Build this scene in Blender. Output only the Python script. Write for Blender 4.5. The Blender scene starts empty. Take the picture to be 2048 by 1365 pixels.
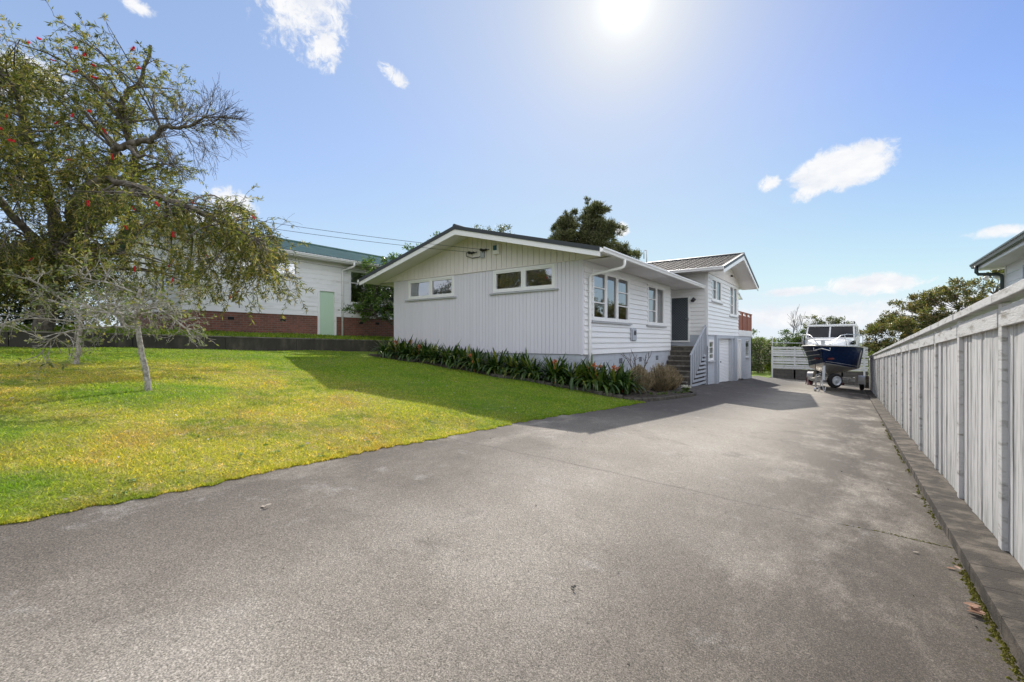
# Scene: white weatherboard house beside a concrete driveway, boat on trailer, bottlebrush tree.
# Axes: +Y runs along the driveway into the plot, +X to the paling fence, z = 0 is the eye / house floor level.
import bpy, bmesh, math, random
import numpy as np
from mathutils import Vector

SC = bpy.context.scene
COL = SC.collection
random.seed(11)
YAW = math.radians(36.6)
CS, SN = math.cos(YAW), math.sin(YAW)
RIGHT = np.array([CS, SN, 0.0]); FWD = np.array([-SN, CS, 0.0])
ORG = {}


def tag(o, label=None, cat=None, group=None, kind=None):
    if label: o['label'] = label
    if cat: o['category'] = cat
    if group: o['group'] = group
    if kind: o['kind'] = kind
    return o


def thing(name, label, cat, loc=(0, 0, 0), group=None, kind=None):
    o = bpy.data.objects.new(name, None)
    COL.objects.link(o)
    o.empty_display_size = .2
    o.location = loc
    ORG[o.name] = Vector(loc)
    return tag(o, label, cat, group, kind)


def place_mesh(name, me, mat, parent, origin):
    o = bpy.data.objects.new(name, me)
    COL.objects.link(o)
    if mat: me.materials.append(mat)
    if parent is not None:
        o.parent = parent
        ORG[o.name] = ORG[parent.name]
    else:
        o.location = origin
        ORG[o.name] = Vector(origin)
    return o


class MB:
    """collects simple solids, then links them as one mesh object"""
    def __init__(s):
        s.v = []; s.f = []

    def add(s, vs, fs):
        n = len(s.v)
        s.v += [tuple(p) for p in vs]
        s.f += [tuple(i + n for i in f) for f in fs]

    def quad(s, *p):
        s.add(p, [tuple(range(len(p)))])

    def hexa(s, p):
        s.add(p, [(0, 3, 2, 1), (4, 5, 6, 7), (0, 1, 5, 4), (1, 2, 6, 5), (2, 3, 7, 6), (3, 0, 4, 7)])

    def box(s, x0, x1, y0, y1, z0, z1):
        s.hexa([(x0, y0, z0), (x1, y0, z0), (x1, y1, z0), (x0, y1, z0), (x0, y0, z1), (x1, y0, z1), (x1, y1, z1), (x0, y1, z1)])

    def boxf(s, P, u0, u1, v0, v1, w0, w1):
        s.hexa([P(u0, v0, w0), P(u1, v0, w0), P(u1, v1, w0), P(u0, v1, w0), P(u0, v0, w1), P(u1, v0, w1), P(u1, v1, w1), P(u0, v1, w1)])

    def beam(s, a, b, w, h, up=(0, 0, 1)):
        a, b, up = Vector(a), Vector(b), Vector(up)
        d = (b - a).normalized()
        r = d.cross(up).normalized(); u = r.cross(d).normalized()
        r *= w / 2; u *= h / 2
        s.hexa([a - r - u, a + r - u, a + r + u, a - r + u, b - r - u, b + r - u, b + r + u, b - r + u])

    def prism(s, pts, off):
        n = len(pts); off = Vector(off)
        q = [Vector(p) for p in pts]
        s.add(q + [p + off for p in q], [tuple(range(n))[::-1], tuple(range(n, 2 * n))] + [(i, (i + 1) % n, n + (i + 1) % n, n + i) for i in range(n)])

    def tube(s, pts, r, n=6, cap=True):
        pts = [Vector(p) for p in pts]
        m = len(pts)
        rs = list(r) if hasattr(r, '__len__') else [r] * m
        vs = []; ref = None
        for i, p in enumerate(pts):
            d = pts[min(i + 1, m - 1)] - pts[max(i - 1, 0)]
            if d.length < 1e-9: d = Vector((0, 0, 1))
            d.normalize()
            if ref is None:
                ref = d.cross(Vector((0, 0, 1)))
                if ref.length < .05: ref = d.cross(Vector((1, 0, 0)))
            ref = ref - d * ref.dot(d)
            if ref.length < 1e-6: ref = d.orthogonal()
            ref.normalize()
            b = d.cross(ref)
            for k in range(n):
                a = 2 * math.pi * k / n
                vs.append(p + (ref * math.cos(a) + b * math.sin(a)) * rs[i])
        fs = [(i * n + k, i * n + (k + 1) % n, (i + 1) * n + (k + 1) % n, (i + 1) * n + k) for i in range(m - 1) for k in range(n)]
        if cap:
            fs += [tuple(range(n))[::-1], tuple((m - 1) * n + k for k in range(n))]
        s.add(vs, fs)

    def lathe(s, c, axis, prof, n=20):
        """prof: (distance along axis, radius)"""
        c, ax = Vector(c), Vector(axis).normalized()
        r = ax.orthogonal().normalized(); b = ax.cross(r)
        vs = []
        for t, rad in prof:
            for k in range(n):
                a = 2 * math.pi * k / n
                vs.append(c + ax * t + (r * math.cos(a) + b * math.sin(a)) * rad)
        m = len(prof)
        fs = [(i * n + k, i * n + (k + 1) % n, (i + 1) * n + (k + 1) % n, (i + 1) * n + k) for i in range(m - 1) for k in range(n)]
        fs += [tuple(range(n))[::-1], tuple((m - 1) * n + k for k in range(n))]
        s.add(vs, fs)

    def grid(s, fn, nu, nv):
        s.add([fn(i / nu, j / nv) for i in range(nu + 1) for j in range(nv + 1)],
              [(i * (nv + 1) + j, (i + 1) * (nv + 1) + j, (i + 1) * (nv + 1) + j + 1, i * (nv + 1) + j + 1) for i in range(nu) for j in range(nv)])

    def build(s, name, mat, parent=None, smooth=False, origin=(0, 0, 0), normals=True, bevel=0, solid=0):
        org = ORG[parent.name] if parent is not None else Vector(origin)
        me = bpy.data.meshes.new(name)
        V = np.array(s.v, dtype=float).reshape(-1, 3) - np.array(org)
        me.from_pydata([tuple(p) for p in V], [], s.f)
        if normals and len(s.f) < 60000:
            bm = bmesh.new(); bm.from_mesh(me)
            bmesh.ops.recalc_face_normals(bm, faces=bm.faces)
            bm.to_mesh(me); bm.free()
        if smooth:
            me.polygons.foreach_set('use_smooth', [True] * len(me.polygons))
        me.update()
        o = place_mesh(name, me, mat, parent, origin)
        if solid:
            m = o.modifiers.new('solid', 'SOLIDIFY'); m.thickness = solid; m.offset = 0
        if bevel:
            m = o.modifiers.new('bevel', 'BEVEL'); m.width = bevel; m.segments = 2; m.limit_method = 'ANGLE'
        return o


def np_mesh(name, V, k, mat, parent=None, origin=(0, 0, 0), smooth=False):
    """V: (n, k, 3) separate k-gons"""
    V = np.asarray(V, dtype=np.float64)
    org = np.array(ORG[parent.name] if parent is not None else origin)
    n = V.shape[0]
    me = bpy.data.meshes.new(name)
    me.vertices.add(n * k); me.loops.add(n * k); me.polygons.add(n)
    me.vertices.foreach_set('co', (V.reshape(-1, 3) - org).astype(np.float32).ravel())
    me.loops.foreach_set('vertex_index', np.arange(n * k, dtype=np.int32))
    me.polygons.foreach_set('loop_start', np.arange(0, n * k, k, dtype=np.int32))
    me.polygons.foreach_set('loop_total', np.full(n, k, dtype=np.int32))
    me.update(); me.validate()
    if smooth: me.polygons.foreach_set('use_smooth', [True] * n)
    return place_mesh(name, me, mat, parent, origin)


def unit(a):
    return a / np.maximum(np.linalg.norm(a, axis=-1, keepdims=True), 1e-9)


def leaf_quads(P, D, L, W, rng, mid=.45):
    """kite-shaped leaves: base P, direction D, length L, width W"""
    D = unit(D)
    S = unit(np.cross(D, unit(rng.normal(size=D.shape))))
    L = np.asarray(L).reshape(-1, 1); W = np.asarray(W).reshape(-1, 1)
    M = P + D * L * mid
    return np.stack([P, M + S * W / 2, P + D * L, M - S * W / 2], axis=1)


# ------------------------------------------------------------------ materials
class NT:
    def __init__(s, tree): s.t = tree
    def n(s, typ, ins=None, **kw):
        nd = s.t.nodes.new(typ)
        for k, v in kw.items(): setattr(nd, k, v)
        for k, v in (ins or {}).items():
            if isinstance(v, bpy.types.NodeSocket): s.t.links.new(v, nd.inputs[k])
            else: nd.inputs[k].default_value = v
        return nd
    def noise(s, vec, scale, detail=3, rough=.55, dist=0):
        return s.n('ShaderNodeTexNoise', {'Vector': vec, 'Scale': scale, 'Detail': detail, 'Roughness': rough, 'Distortion': dist}).outputs['Fac']
    def ramp(s, fac, stops, interp='LINEAR'):
        nd = s.n('ShaderNodeValToRGB', {'Fac': fac}); cr = nd.color_ramp; cr.interpolation = interp
        while len(cr.elements) < len(stops): cr.elements.new(.5)
        for e, (p, c) in zip(cr.elements, stops):
            e.position = p
            e.color = (c, c, c, 1) if not hasattr(c, '__len__') else (*c[:3], 1)
        return nd.outputs['Color']
    def mix(s, fac, a, b, blend='MIX'):
        nd = s.n('ShaderNodeMix', data_type='RGBA', blend_type=blend)
        for k, v in ((0, fac), (6, a), (7, b)):
            if isinstance(v, bpy.types.NodeSocket): s.t.links.new(v, nd.inputs[k])
            elif k == 0: nd.inputs[0].default_value = v
            else: nd.inputs[k].default_value = (*v[:3], 1) if hasattr(v, '__len__') else (v, v, v, 1)
        return nd.outputs[2]
    def math(s, op, a, b=0.0, c=None, clamp=False):
        nd = s.n('ShaderNodeMath', operation=op, use_clamp=clamp)
        for k, v in ((0, a), (1, b), (2, c)):
            if v is None: continue
            if isinstance(v, bpy.types.NodeSocket): s.t.links.new(v, nd.inputs[k])
            else: nd.inputs[k].default_value = v
        return nd.outputs[0]
    def vmath(s, op, a, b=(0, 0, 0), out=0):
        nd = s.n('ShaderNodeVectorMath', operation=op)
        for k, v in ((0, a), (1, b)):
            if isinstance(v, bpy.types.NodeSocket): s.t.links.new(v, nd.inputs[k])
            else: nd.inputs[k].default_value = v
        return nd.outputs['Value'] if op in ('DOT_PRODUCT', 'LENGTH') else nd.outputs[0]
    def step(s, x, lo, hi):
        return s.n('ShaderNodeMapRange', {'Value': x, 'From Min': lo, 'From Max': hi}, interpolation_type='SMOOTHSTEP').outputs[0]


def new_mat(name):
    m = bpy.data.materials.new(name); m.use_nodes = True
    nt = m.node_tree; nt.nodes.clear()
    k = NT(nt)
    out = k.n('ShaderNodeOutputMaterial')
    return m, k, out


def wpos(k):
    return k.n('ShaderNodeNewGeometry').outputs['Position']


def island(k):
    return k.n('ShaderNodeNewGeometry').outputs['Random Per Island']


def mat(name, col, rough=.6, col2=None, ms=2.0, mlo=.4, mhi=.65, var=0.0, vs=6.0, isl=0.0, bump=0.0, bs=40.0, metal=0.0, spec=.5, stretch=(1, 1, 1), dirt=None, dirt_z=None):
    m, k, out = new_mat(name)
    p = k.n('ShaderNodeVectorMath', {0: wpos(k), 1: stretch}, operation='MULTIPLY').outputs[0]
    c = k.mix(0.0, col, col)
    if col2 is not None:
        c = k.mix(k.step(k.noise(p, ms, 5, .62), mlo, mhi), col, col2)
    if var:
        f = k.math('MULTIPLY_ADD', k.noise(p, vs, 4, .6), 2 * var, 1 - var)
        c = k.mix(1.0, c, k.n('ShaderNodeCombineColor', {0: f, 1: f, 2: f}).outputs[0], 'MULTIPLY')
    if isl:
        f = k.math('MULTIPLY_ADD', island(k), 2 * isl, 1 - isl)
        c = k.mix(1.0, c, k.n('ShaderNodeCombineColor', {0: f, 1: f, 2: f}).outputs[0], 'MULTIPLY')
    if dirt is not None:      # (colour, z low, z high): staining that fades upward
        z = k.n('ShaderNodeSeparateXYZ', {0: wpos(k)}).outputs[2]
        f = k.math('MULTIPLY', k.n('ShaderNodeMapRange', {'Value': z, 'From Min': dirt[1], 'From Max': dirt[2], 'To Min': 1.0, 'To Max': 0.0}).outputs[0], k.step(k.noise(p, 9, 5, .7), .3, .75))
        c = k.mix(f, c, dirt[0])
    b = k.n('ShaderNodeBsdfPrincipled', {'Base Color': c, 'Roughness': rough, 'Metallic': metal, 'Specular IOR Level': spec})
    if bump:
        bn = k.n('ShaderNodeBump', {'Height': k.noise(p, bs, 4, .6), 'Strength': bump, 'Distance': .02})
        k.t.links.new(bn.outputs[0], b.inputs['Normal'])
    k.t.links.new(b.outputs[0], out.inputs[0])
    return m


def leaf_mat(name, cols, trans=.45, rough=.45, spec=.4, ns=0.0, nlo=(.7, .7, .7), tcol=None):
    """leaves: colour by island between several tones, part of the light passes through"""
    m, k, out = new_mat(name)
    st = [(i / max(1, len(cols) - 1), c) for i, c in enumerate(cols)]
    c = k.ramp(island(k), st)
    if ns:
        c = k.mix(k.step(k.noise(wpos(k), ns, 3), .35, .65), c, k.mix(1.0, c, nlo, 'MULTIPLY'))
    b = k.n('ShaderNodeBsdfPrincipled', {'Base Color': c, 'Roughness': rough, 'Specular IOR Level': spec})
    tc = k.mix(1.0, c, tcol or (1.5, 1.7, .8), 'MULTIPLY')
    t = k.n('ShaderNodeBsdfTranslucent', {'Color': tc})
    mx = k.n('ShaderNodeMixShader', {0: trans, 1: b.outputs[0], 2: t.outputs[0]})
    k.t.links.new(mx.outputs[0], out.inputs[0])
    return m


def glass_mat(name, ior=1.75, tint=(.75, .8, .8), wav=.0):
    m, k, out = new_mat(name)
    fr = k.n('ShaderNodeFresnel', {'IOR': ior}).outputs[0]
    gl = k.n('ShaderNodeBsdfGlossy', {'Color': (.95, .97, 1, 1), 'Roughness': .015})
    if wav:
        bn = k.n('ShaderNodeBump', {'Height': k.noise(wpos(k), 1.6, 2), 'Strength': wav, 'Distance': .05})
        k.t.links.new(bn.outputs[0], gl.inputs['Normal'])
    tr = k.n('ShaderNodeBsdfTransparent', {'Color': (*tint, 1)})
    mx = k.n('ShaderNodeMixShader', {0: fr, 1: tr.outputs[0], 2: gl.outputs[0]})
    k.t.links.new(mx.outputs[0], out.inputs[0])
    return m


def block_mat(name, c1, c2, mortar, bw, bh, ms=.008, rough=.85, bump=.5, var=.1, dirt=None):
    """bricks or painted blocks on an upright wall of either direction"""
    m, k, out = new_mat(name)
    s = k.n('ShaderNodeSeparateXYZ', {0: wpos(k)})
    v = k.n('ShaderNodeCombineXYZ', {0: k.math('ADD', s.outputs[0], s.outputs[1]), 1: s.outputs[2], 2: 0.0}).outputs[0]
    br = k.n('ShaderNodeTexBrick', {'Vector': v, 'Color1': (*c1, 1), 'Color2': (*c2, 1), 'Mortar': (*mortar, 1), 'Scale': 1.0, 'Mortar Size': ms, 'Mortar Smooth': .3, 'Bias': 0.0, 'Brick Width': bw, 'Row Height': bh})
    f = k.math('MULTIPLY_ADD', k.noise(wpos(k), 7, 5, .65), 2 * var, 1 - var)
    c = k.mix(1.0, br.outputs[0], k.n('ShaderNodeCombineColor', {0: f, 1: f, 2: f}).outputs[0], 'MULTIPLY')
    if dirt:
        c = k.mix(k.math('MULTIPLY', k.step(k.noise(wpos(k), 1.7, 5, .7), .42, .7), dirt[1]), c, dirt[0])
    b = k.n('ShaderNodeBsdfPrincipled', {'Base Color': c, 'Roughness': rough})
    h = k.math('ADD', k.math('MULTIPLY', br.outputs['Fac'], -1.0), k.math('MULTIPLY', k.noise(wpos(k), 60, 3), .3))
    bn = k.n('ShaderNodeBump', {'Height': h, 'Strength': bump, 'Distance': .01})
    k.t.links.new(bn.outputs[0], b.inputs['Normal'])
    k.t.links.new(b.outputs[0], out.inputs[0])
    return m


M = {}
M['white'] = mat('white_paint', (.80, .80, .79), .45, var=.05, vs=1.1)
M['trim'] = mat('white_trim_paint', (.82, .82, .81), .4, var=.03)
M['gable'] = mat('pale_grey_wall_paint', (.71, .69, .75), .5, var=.04, vs=.9, isl=.025)
M['gable_top'] = mat('cream_gable_paint', (.76, .71, .68), .5, var=.04, vs=.9, isl=.03)
M['soffit'] = mat('soffit_paint', (.74, .71, .71), .6, var=.03)
M['sill'] = mat('grey_sill_paint', (.42, .43, .45), .5, var=.06)
M['found'] = block_mat('painted_block_base', (.47, .50, .55), (.49, .52, .57), (.40, .43, .48), .4, .2, .006, .7, .35, .05, ((.33, .33, .33), .35))
M['greytrim'] = mat('blue_grey_trim_paint', (.42, .45, .50), .5, var=.05)
M['capdark'] = mat('dark_slate_roof_metal', (.035, .042, .048), .5, var=.1)
M['tile'] = mat('weathered_grey_roof_tile', (.10, .09, .08), .75, col2=(.20, .18, .155), ms=5, var=.18, vs=14)
M['greenroof'] = mat('green_corrugated_iron', (.03, .085, .07), .45, col2=(.06, .125, .105), ms=1.5, var=.1, vs=5)
M['glass'] = glass_mat('window_glass', 4.2, wav=.04)
M['dark'] = mat('dark_void', (.012, .012, .013), .9)
M['curtain'] = leaf_mat('net_curtain', [(.75, .74, .70), (.75, .74, .70)], .35, .8, .1, tcol=(1, 1, 1))
M['conc_dark'] = mat('weathered_dark_concrete', (.06, .053, .045), .9, col2=(.125, .112, .094), ms=3, var=.2, vs=18, bump=.4, bs=60)
M['wallconc'] = mat('stained_retaining_concrete', (.050, .045, .038), .95, col2=(.13, .115, .09), ms=2.2, mlo=.45, mhi=.8, var=.25, vs=12, bump=.5, bs=40, stretch=(1, 1, .5))
M['kerb'] = mat('kerb_concrete', (.155, .130, .102), .9, col2=(.048, .039, .030), ms=5, mlo=.34, mhi=.60, var=.4, vs=24, bump=.6, bs=90)
M['paling'] = mat('weathered_white_paling', (.68, .665, .65), .85, col2=(.27, .265, .255), ms=4.5, mlo=.46, mhi=.70, var=.15, vs=16, isl=.06, bump=.4, bs=26, stretch=(7, 7, .45), dirt=((.30, .32, .24), -2.6, -1.0))
M['railpaint'] = mat('weathered_white_rail', (.66, .65, .635), .8, col2=(.27, .25, .21), ms=4, mlo=.48, mhi=.74, var=.1, vs=20, isl=.04, bump=.3, bs=26, stretch=(2, .7, 4))
M['metal'] = mat('galvanised_steel', (.55, .56, .57), .35, var=.1, metal=.9)
M['alu'] = mat('bare_aluminium', (.55, .53, .50), .42, var=.08, metal=.75)
M['plastic_dark'] = mat('black_plastic', (.02, .02, .022), .5)
M['timber_red'] = mat('stained_cedar', (.26, .085, .045), .6, var=.2, vs=9, isl=.15, stretch=(4, 4, .6))
M['mint'] = mat('pale_green_door_paint', (.50, .66, .50), .5, var=.05)
M['wire'] = mat('cable_black', (.015, .015, .016), .6)
M['soil'] = mat('dark_garden_soil', (.045, .034, .026), 1, col2=(.09, .07, .055), ms=30, var=.4, vs=60, bump=1, bs=50)
M['conc_mid'] = mat('worn_tread_concrete', (.15, .135, .11), .9, col2=(.24, .22, .185), ms=5, var=.2, vs=20, bump=.3, bs=60)
M['brown_bark'] = mat('rough_brown_bark', (.085, .066, .05), .95, col2=(.18, .15, .12), ms=9, var=.3, vs=24, bump=.8, bs=40, stretch=(2, 2, .6))
M['grey_bark'] = mat('lichen_grey_bark', (.22, .20, .17), .95, col2=(.40, .375, .33), ms=22, mlo=.4, mhi=.6, var=.3, vs=50, bump=.8, bs=60)
# ------------------------------------------------------------------ terrain heights
def zd(X, Y):                                  # driveway surface
    X = np.asarray(X, float); Y = np.asarray(Y, float)
    return -1.333 - .04 * np.clip(Y, -12, 37) - .06 * X + .07 * np.exp(-((X + 3.3) / 2.5) ** 2 - ((Y - 5.5) / 3.5) ** 2)

def xl(Y):                                     # left edge of the driveway
    Y = np.asarray(Y, float)
    e = -4.1 + .025 * np.sin(Y * 1.7) + .018 * np.sin(Y * 5.1 + 1) + .012 * np.sin(Y * 13.3) + .008 * np.sin(Y * 29.1 + 2)
    return np.where(Y < 11.0, e, np.where(Y > 11.4, -5.3, e + (-5.3 - e) * (Y - 11.0) / .4))

def zl(X, Y):                                  # lawn rising from the driveway to the retaining wall
    X = np.asarray(X, float); Y = np.asarray(Y, float)
    e = zd(-4.1, Y); f = np.clip((-4.1 - X) / 12.4, 0, 1) ** .85
    left = -.08 - .031 * Y
    und = .018 * np.sin(X * 1.3 + .4) * np.sin(Y * 1.1) + .01 * np.sin(X * 3.1 + Y * 2.3)
    ring = .05 * np.exp(-(((X + 8.1) ** 2 + (Y - 2.14) ** 2) / .9) ** 2)
    return e + (left - e) * f + .003 + und * np.minimum(1, (-4.1 - X)).clip(0) + ring

def zt(X, Y):                                  # neighbour's terrace above the retaining wall
    X = np.asarray(X, float); Y = np.clip(np.asarray(Y, float), -15, 22)
    return .26 - .0204 * Y + .1 * np.clip(-16.6 - X, 0, 2.5)

def zg(X, Y):
    X = np.asarray(X, float); Y = np.asarray(Y, float)
    Yc = np.clip(Y, -12, 37)
    side = np.where(X < -16.65, zt(X, Y), np.where(X < .8, -1.75 - .045 * Yc + .085 * np.clip(-4.1 - X, 0, 12.4) * (Y < 30), -1.36 - .043 * Yc))
    far = -2.75
    f = np.clip((Y - 34) / 10, 0, 1)
    return side * (1 - f) + far * f

def surface(name, fx0, fx1, y0, y1, nx, ny, fz, m, kind='structure', parent=None):
    mb = MB()
    def fn(u, v):
        y = y0 + (y1 - y0) * v
        a, b = float(fx0(y)), float(fx1(y)); x = a + (b - a) * u
        return (x, y, float(fz(x, y)))
    mb.grid(fn, nx, ny)
    o = mb.build(name, m, parent, smooth=True)
    return tag(o, kind=kind) if parent is None else o

def drive_material():
    m, k, out = new_mat('driveway_concrete')
    P = wpos(k)
    s = k.n('ShaderNodeSeparateXYZ', {0: P})
    base = k.ramp(k.noise(P, .55, 5, .6), [(.3, (.178, .156, .127)), (.5, (.256, .228, .190)), (.72, (.345, .312, .268))])
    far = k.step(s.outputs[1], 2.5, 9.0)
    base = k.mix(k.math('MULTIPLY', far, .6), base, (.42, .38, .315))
    # dark mould towards both edges and along the wheel line
    er = k.n('ShaderNodeMapRange', {'Value': s.outputs[0], 'From Min': -1.5, 'From Max': .0}).outputs[0]
    el = k.n('ShaderNodeMapRange', {'Value': s.outputs[0], 'From Min': -2.1, 'From Max': -3.9}).outputs[0]
    st = k.noise(k.vmath('MULTIPLY', P, (1.0, .45, 1.0)), 1.5, 6, .72)
    dirt = k.math('MULTIPLY', k.math('MAXIMUM', er, k.math('MULTIPLY', el, .85)), k.step(st, .27, .55))
    c = k.mix(k.math('MULTIPLY', dirt, .92), base, (.078, .064, .052))
    # damp strip beside the house, with the house shadow darkened into its colour
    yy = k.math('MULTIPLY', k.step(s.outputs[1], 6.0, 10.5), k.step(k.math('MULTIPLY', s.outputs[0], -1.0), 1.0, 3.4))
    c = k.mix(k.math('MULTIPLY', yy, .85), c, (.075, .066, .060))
    # pale worn patches
    c = k.mix(k.math('MULTIPLY', k.step(k.noise(P, 1.9, 6, .72), .56, .74), .55), c, (.38, .355, .325))
    c = k.mix(k.math('MULTIPLY', k.step(k.noise(k.vmath('ADD', P, (3.7, 9.1, 0)), 1.1, 6, .7), .52, .70), .55), c, (.115, .099, .083))
    # broom and aggregate grain
    g1 = k.noise(k.vmath('MULTIPLY', P, (1.0, .8, 1.0)), 180, 2, .6)
    g2 = k.n('ShaderNodeTexVoronoi', {'Vector': k.vmath('ADD', P, k.vmath('MULTIPLY', k.n('ShaderNodeTexNoise', {'Vector': P, 'Scale': 90.0}).outputs['Color'], (.008, .008, .008))), 'Scale': 140.0}).outputs['Color']
    gv = k.n('ShaderNodeSeparateColor', {0: g2}).outputs[0]
    c = k.mix(1.0, c, k.ramp(g1, [(.34, .48), (.5, .95), (.66, 1.5)]), 'MULTIPLY')
    c = k.mix(.55, c, k.mix(1.0, c, k.ramp(gv, [(0, .42), (.45, .95), (.85, 1.25), (1, 1.75)]), 'MULTIPLY'))
    # moss specks near the kerb
    mo = k.math('MULTIPLY', k.step(s.outputs[0], .3, .62), k.step(k.noise(P, 26, 4, .7), .55, .66))
    c = k.mix(k.math('MULTIPLY', mo, .6), c, (.10, .095, .03))
    b = k.n('ShaderNodeBsdfPrincipled', {'Base Color': c, 'Roughness': .85, 'Specular IOR Level': .35})
    bn = k.n('ShaderNodeBump', {'Height': k.math('ADD', g1, k.math('MULTIPLY', gv, .6)), 'Strength': .4, 'Distance': .004})
    k.t.links.new(bn.outputs[0], b.inputs['Normal'])
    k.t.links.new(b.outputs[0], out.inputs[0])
    return m

def grass_colour(k, P):
    s = k.n('ShaderNodeSeparateXYZ', {0: P})
    flat = k.n('ShaderNodeCombineXYZ', {0: s.outputs[0], 1: s.outputs[1], 2: 0.0}).outputs[0]
    green, yel, dry, straw = (.19, .25, .03), (.42, .39, .07), (.42, .29, .11), (.58, .47, .28)
    a = k.noise(flat, .7, 5, .62)
    c = k.mix(k.step(a, .36, .54), green, yel)
    c = k.mix(k.math('MULTIPLY', k.step(k.noise(k.vmath('ADD', flat, (7.3, 2.1, 0)), .9, 6, .68), .44, .66), .72), c, dry)
    c = k.mix(k.math('MULTIPLY', k.step(k.noise(flat, 6.5, 4, .7), .48, .70), .62), c, straw)
    # lush patches: round the young tree, by the front corner, under the big tree and in the shade of the house
    def near(x, y, r0, r1):
        d = k.vmath('LENGTH', k.vmath('SUBTRACT', flat, (x, y, 0)))
        return k.step(d, r1, r0)
    l = k.math('MAXIMUM', near(-8.1, 2.14, .5, 1.7), near(-6.6, .2, .3, 1.5))
    l = k.math('MAXIMUM', l, near(-4.6, .3, .1, .9))
    l = k.math('MAXIMUM', l, k.step(s.outputs[1], 3.6, 6.6))
    l = k.math('MAXIMUM', l, k.step(k.math('MULTIPLY', s.outputs[0], -1.0), 10.5, 14.0))
    l = k.math('MULTIPLY', l, k.math('MULTIPLY_ADD', k.noise(flat, 3.5, 4, .7), 1.0, .25, clamp=True))
    c = k.mix(l, c, (.15, .27, .022))
    return c

def lawn_material():
    m, k, out = new_mat('lawn_turf')
    P = wpos(k)
    c = grass_colour(k, P)
    c = k.mix(1.0, c, k.ramp(k.noise(P, 45, 4, .7), [(.3, .35), (.5, .8), (.7, 1.25)]), 'MULTIPLY')
    b = k.n('ShaderNodeBsdfPrincipled', {'Base Color': c, 'Roughness': .9, 'Specular IOR Level': .2})
    bn = k.n('ShaderNodeBump', {'Height': k.noise(P, 60, 4, .7), 'Strength': .9, 'Distance': .03})
    k.t.links.new(bn.outputs[0], b.inputs['Normal'])
    k.t.links.new(b.outputs[0], out.inputs[0])
    return m

def blade_material():
    m, k, out = new_mat('grass_blades')
    c = grass_colour(k, wpos(k))
    r = k.ramp(island(k), [(0, (.55, .62, .4)), (.35, (.85, .95, .7)), (.7, (1.1, 1.15, .9)), (.9, (1.5, 1.25, 1.2)), (1, (1.9, 1.5, 1.6))])
    c = k.mix(1.0, c, r, 'MULTIPLY')
    b = k.n('ShaderNodeBsdfPrincipled', {'Base Color': c, 'Roughness': .5, 'Specular IOR Level': .3})
    t = k.n('ShaderNodeBsdfTranslucent', {'Color': k.mix(1.0, c, (1.7, 1.75, .9), 'MULTIPLY')})
    mx = k.n('ShaderNodeMixShader', {0: .5, 1: b.outputs[0], 2: t.outputs[0]})
    k.t.links.new(mx.outputs[0], out.inputs[0])
    return m

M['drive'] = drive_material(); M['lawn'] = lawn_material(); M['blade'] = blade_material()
M['ground'] = mat('far_ground_grass', (.07, .12, .025), 1, col2=(.13, .14, .04), ms=.8, var=.3, vs=8)

# one ground sheet out to the horizon
xs = [-900, -400, -150, -80, -50, -35, -28, -24, -22, -20.5, -19.1, -18.4, -17.6, -17.0, -16.66, -16.64, -13, -10, -7, -5.4, -4.1, -2, 0, .78, .82, 2, 4, 8, 15, 30, 60, 150, 400, 900]
ys = [-900, -300, -100, -40, -12, -6, 0, 5, 10, 15, 20, 25, 30, 34, 37, 40, 44, 50, 60, 80, 130, 300, 900]
mb = MB()
mb.add([(x, y, float(zg(x, y))) for x in xs for y in ys],
       [(i * len(ys) + j, (i + 1) * len(ys) + j, (i + 1) * len(ys) + j + 1, i * len(ys) + j + 1) for i in range(len(xs) - 1) for j in range(len(ys) - 1)])
tag(mb.build('ground', M['ground'], smooth=False), kind='structure')

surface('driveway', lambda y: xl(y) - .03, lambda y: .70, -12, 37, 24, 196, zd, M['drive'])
surface('lawn', lambda y: -16.6, lambda y: xl(y), -12, 30, 70, 160, zl, M['lawn'])
surface('back_lawn', lambda y: -16, lambda y: -4.36, 32.2, 52, 20, 20, lambda x, y: -2.42 - .012 * (y - 32), M['lawn'])

# cut joint across the driveway with moss at its kerb end
def jy(x):
    return 4.02 + (x + 4.1) * .148 + .012 * math.sin(x * 9)
mb = MB()
mb.grid(lambda u, v: (-4.05 + 4.67 * u, jy(-4.05 + 4.67 * u) + (v - .5) * .007, float(zd(-4.05 + 4.67 * u, 4.2)) + .004 - .04 * (jy(-4.05 + 4.67 * u) - 4.2)), 60, 1)
M['joint'] = mat('joint_grime', (.14, .125, .105), 1, col2=(.255, .232, .205), ms=5, mlo=.36, mhi=.52)
tag(mb.build('driveway_joint', M['joint']), kind='structure')

def moss_blobs(name, pts, m):
    rng = np.random.default_rng(3)
    V = []
    for x, y, z, r in pts:
        n = 5
        a = rng.uniform(0, 6.28); h = r * rng.uniform(.5, .9)
        ring = [(x + r * math.cos(a + 6.283 * i / n) * rng.uniform(.7, 1.2), y + r * math.sin(a + 6.283 * i / n) * rng.uniform(.7, 1.2), z - .002) for i in range(n)]
        for i in range(n):
            V.append([ring[i], ring[(i + 1) % n], (x, y, z + h)])
    o = np_mesh(name, np.array(V), 3, m)
    return tag(o, kind='stuff')
M['moss'] = leaf_mat('yellow_green_moss', [(.10, .10, .015), (.20, .19, .03), (.13, .105, .05)], .2, .9, .1)
rng = np.random.default_rng(5)
pts = []
for i in range(1500):
    y = rng.uniform(1.0, 14) if i % 3 else rng.uniform(2.2, 4.2)
    if math.sin(y * 2.3) + math.sin(y * 5.7 + 2) < -.5: continue
    x = .615 - abs(rng.normal(0, .018)); pts.append((x, y, float(zd(x, y)), rng.uniform(.006, .017)))
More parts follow.
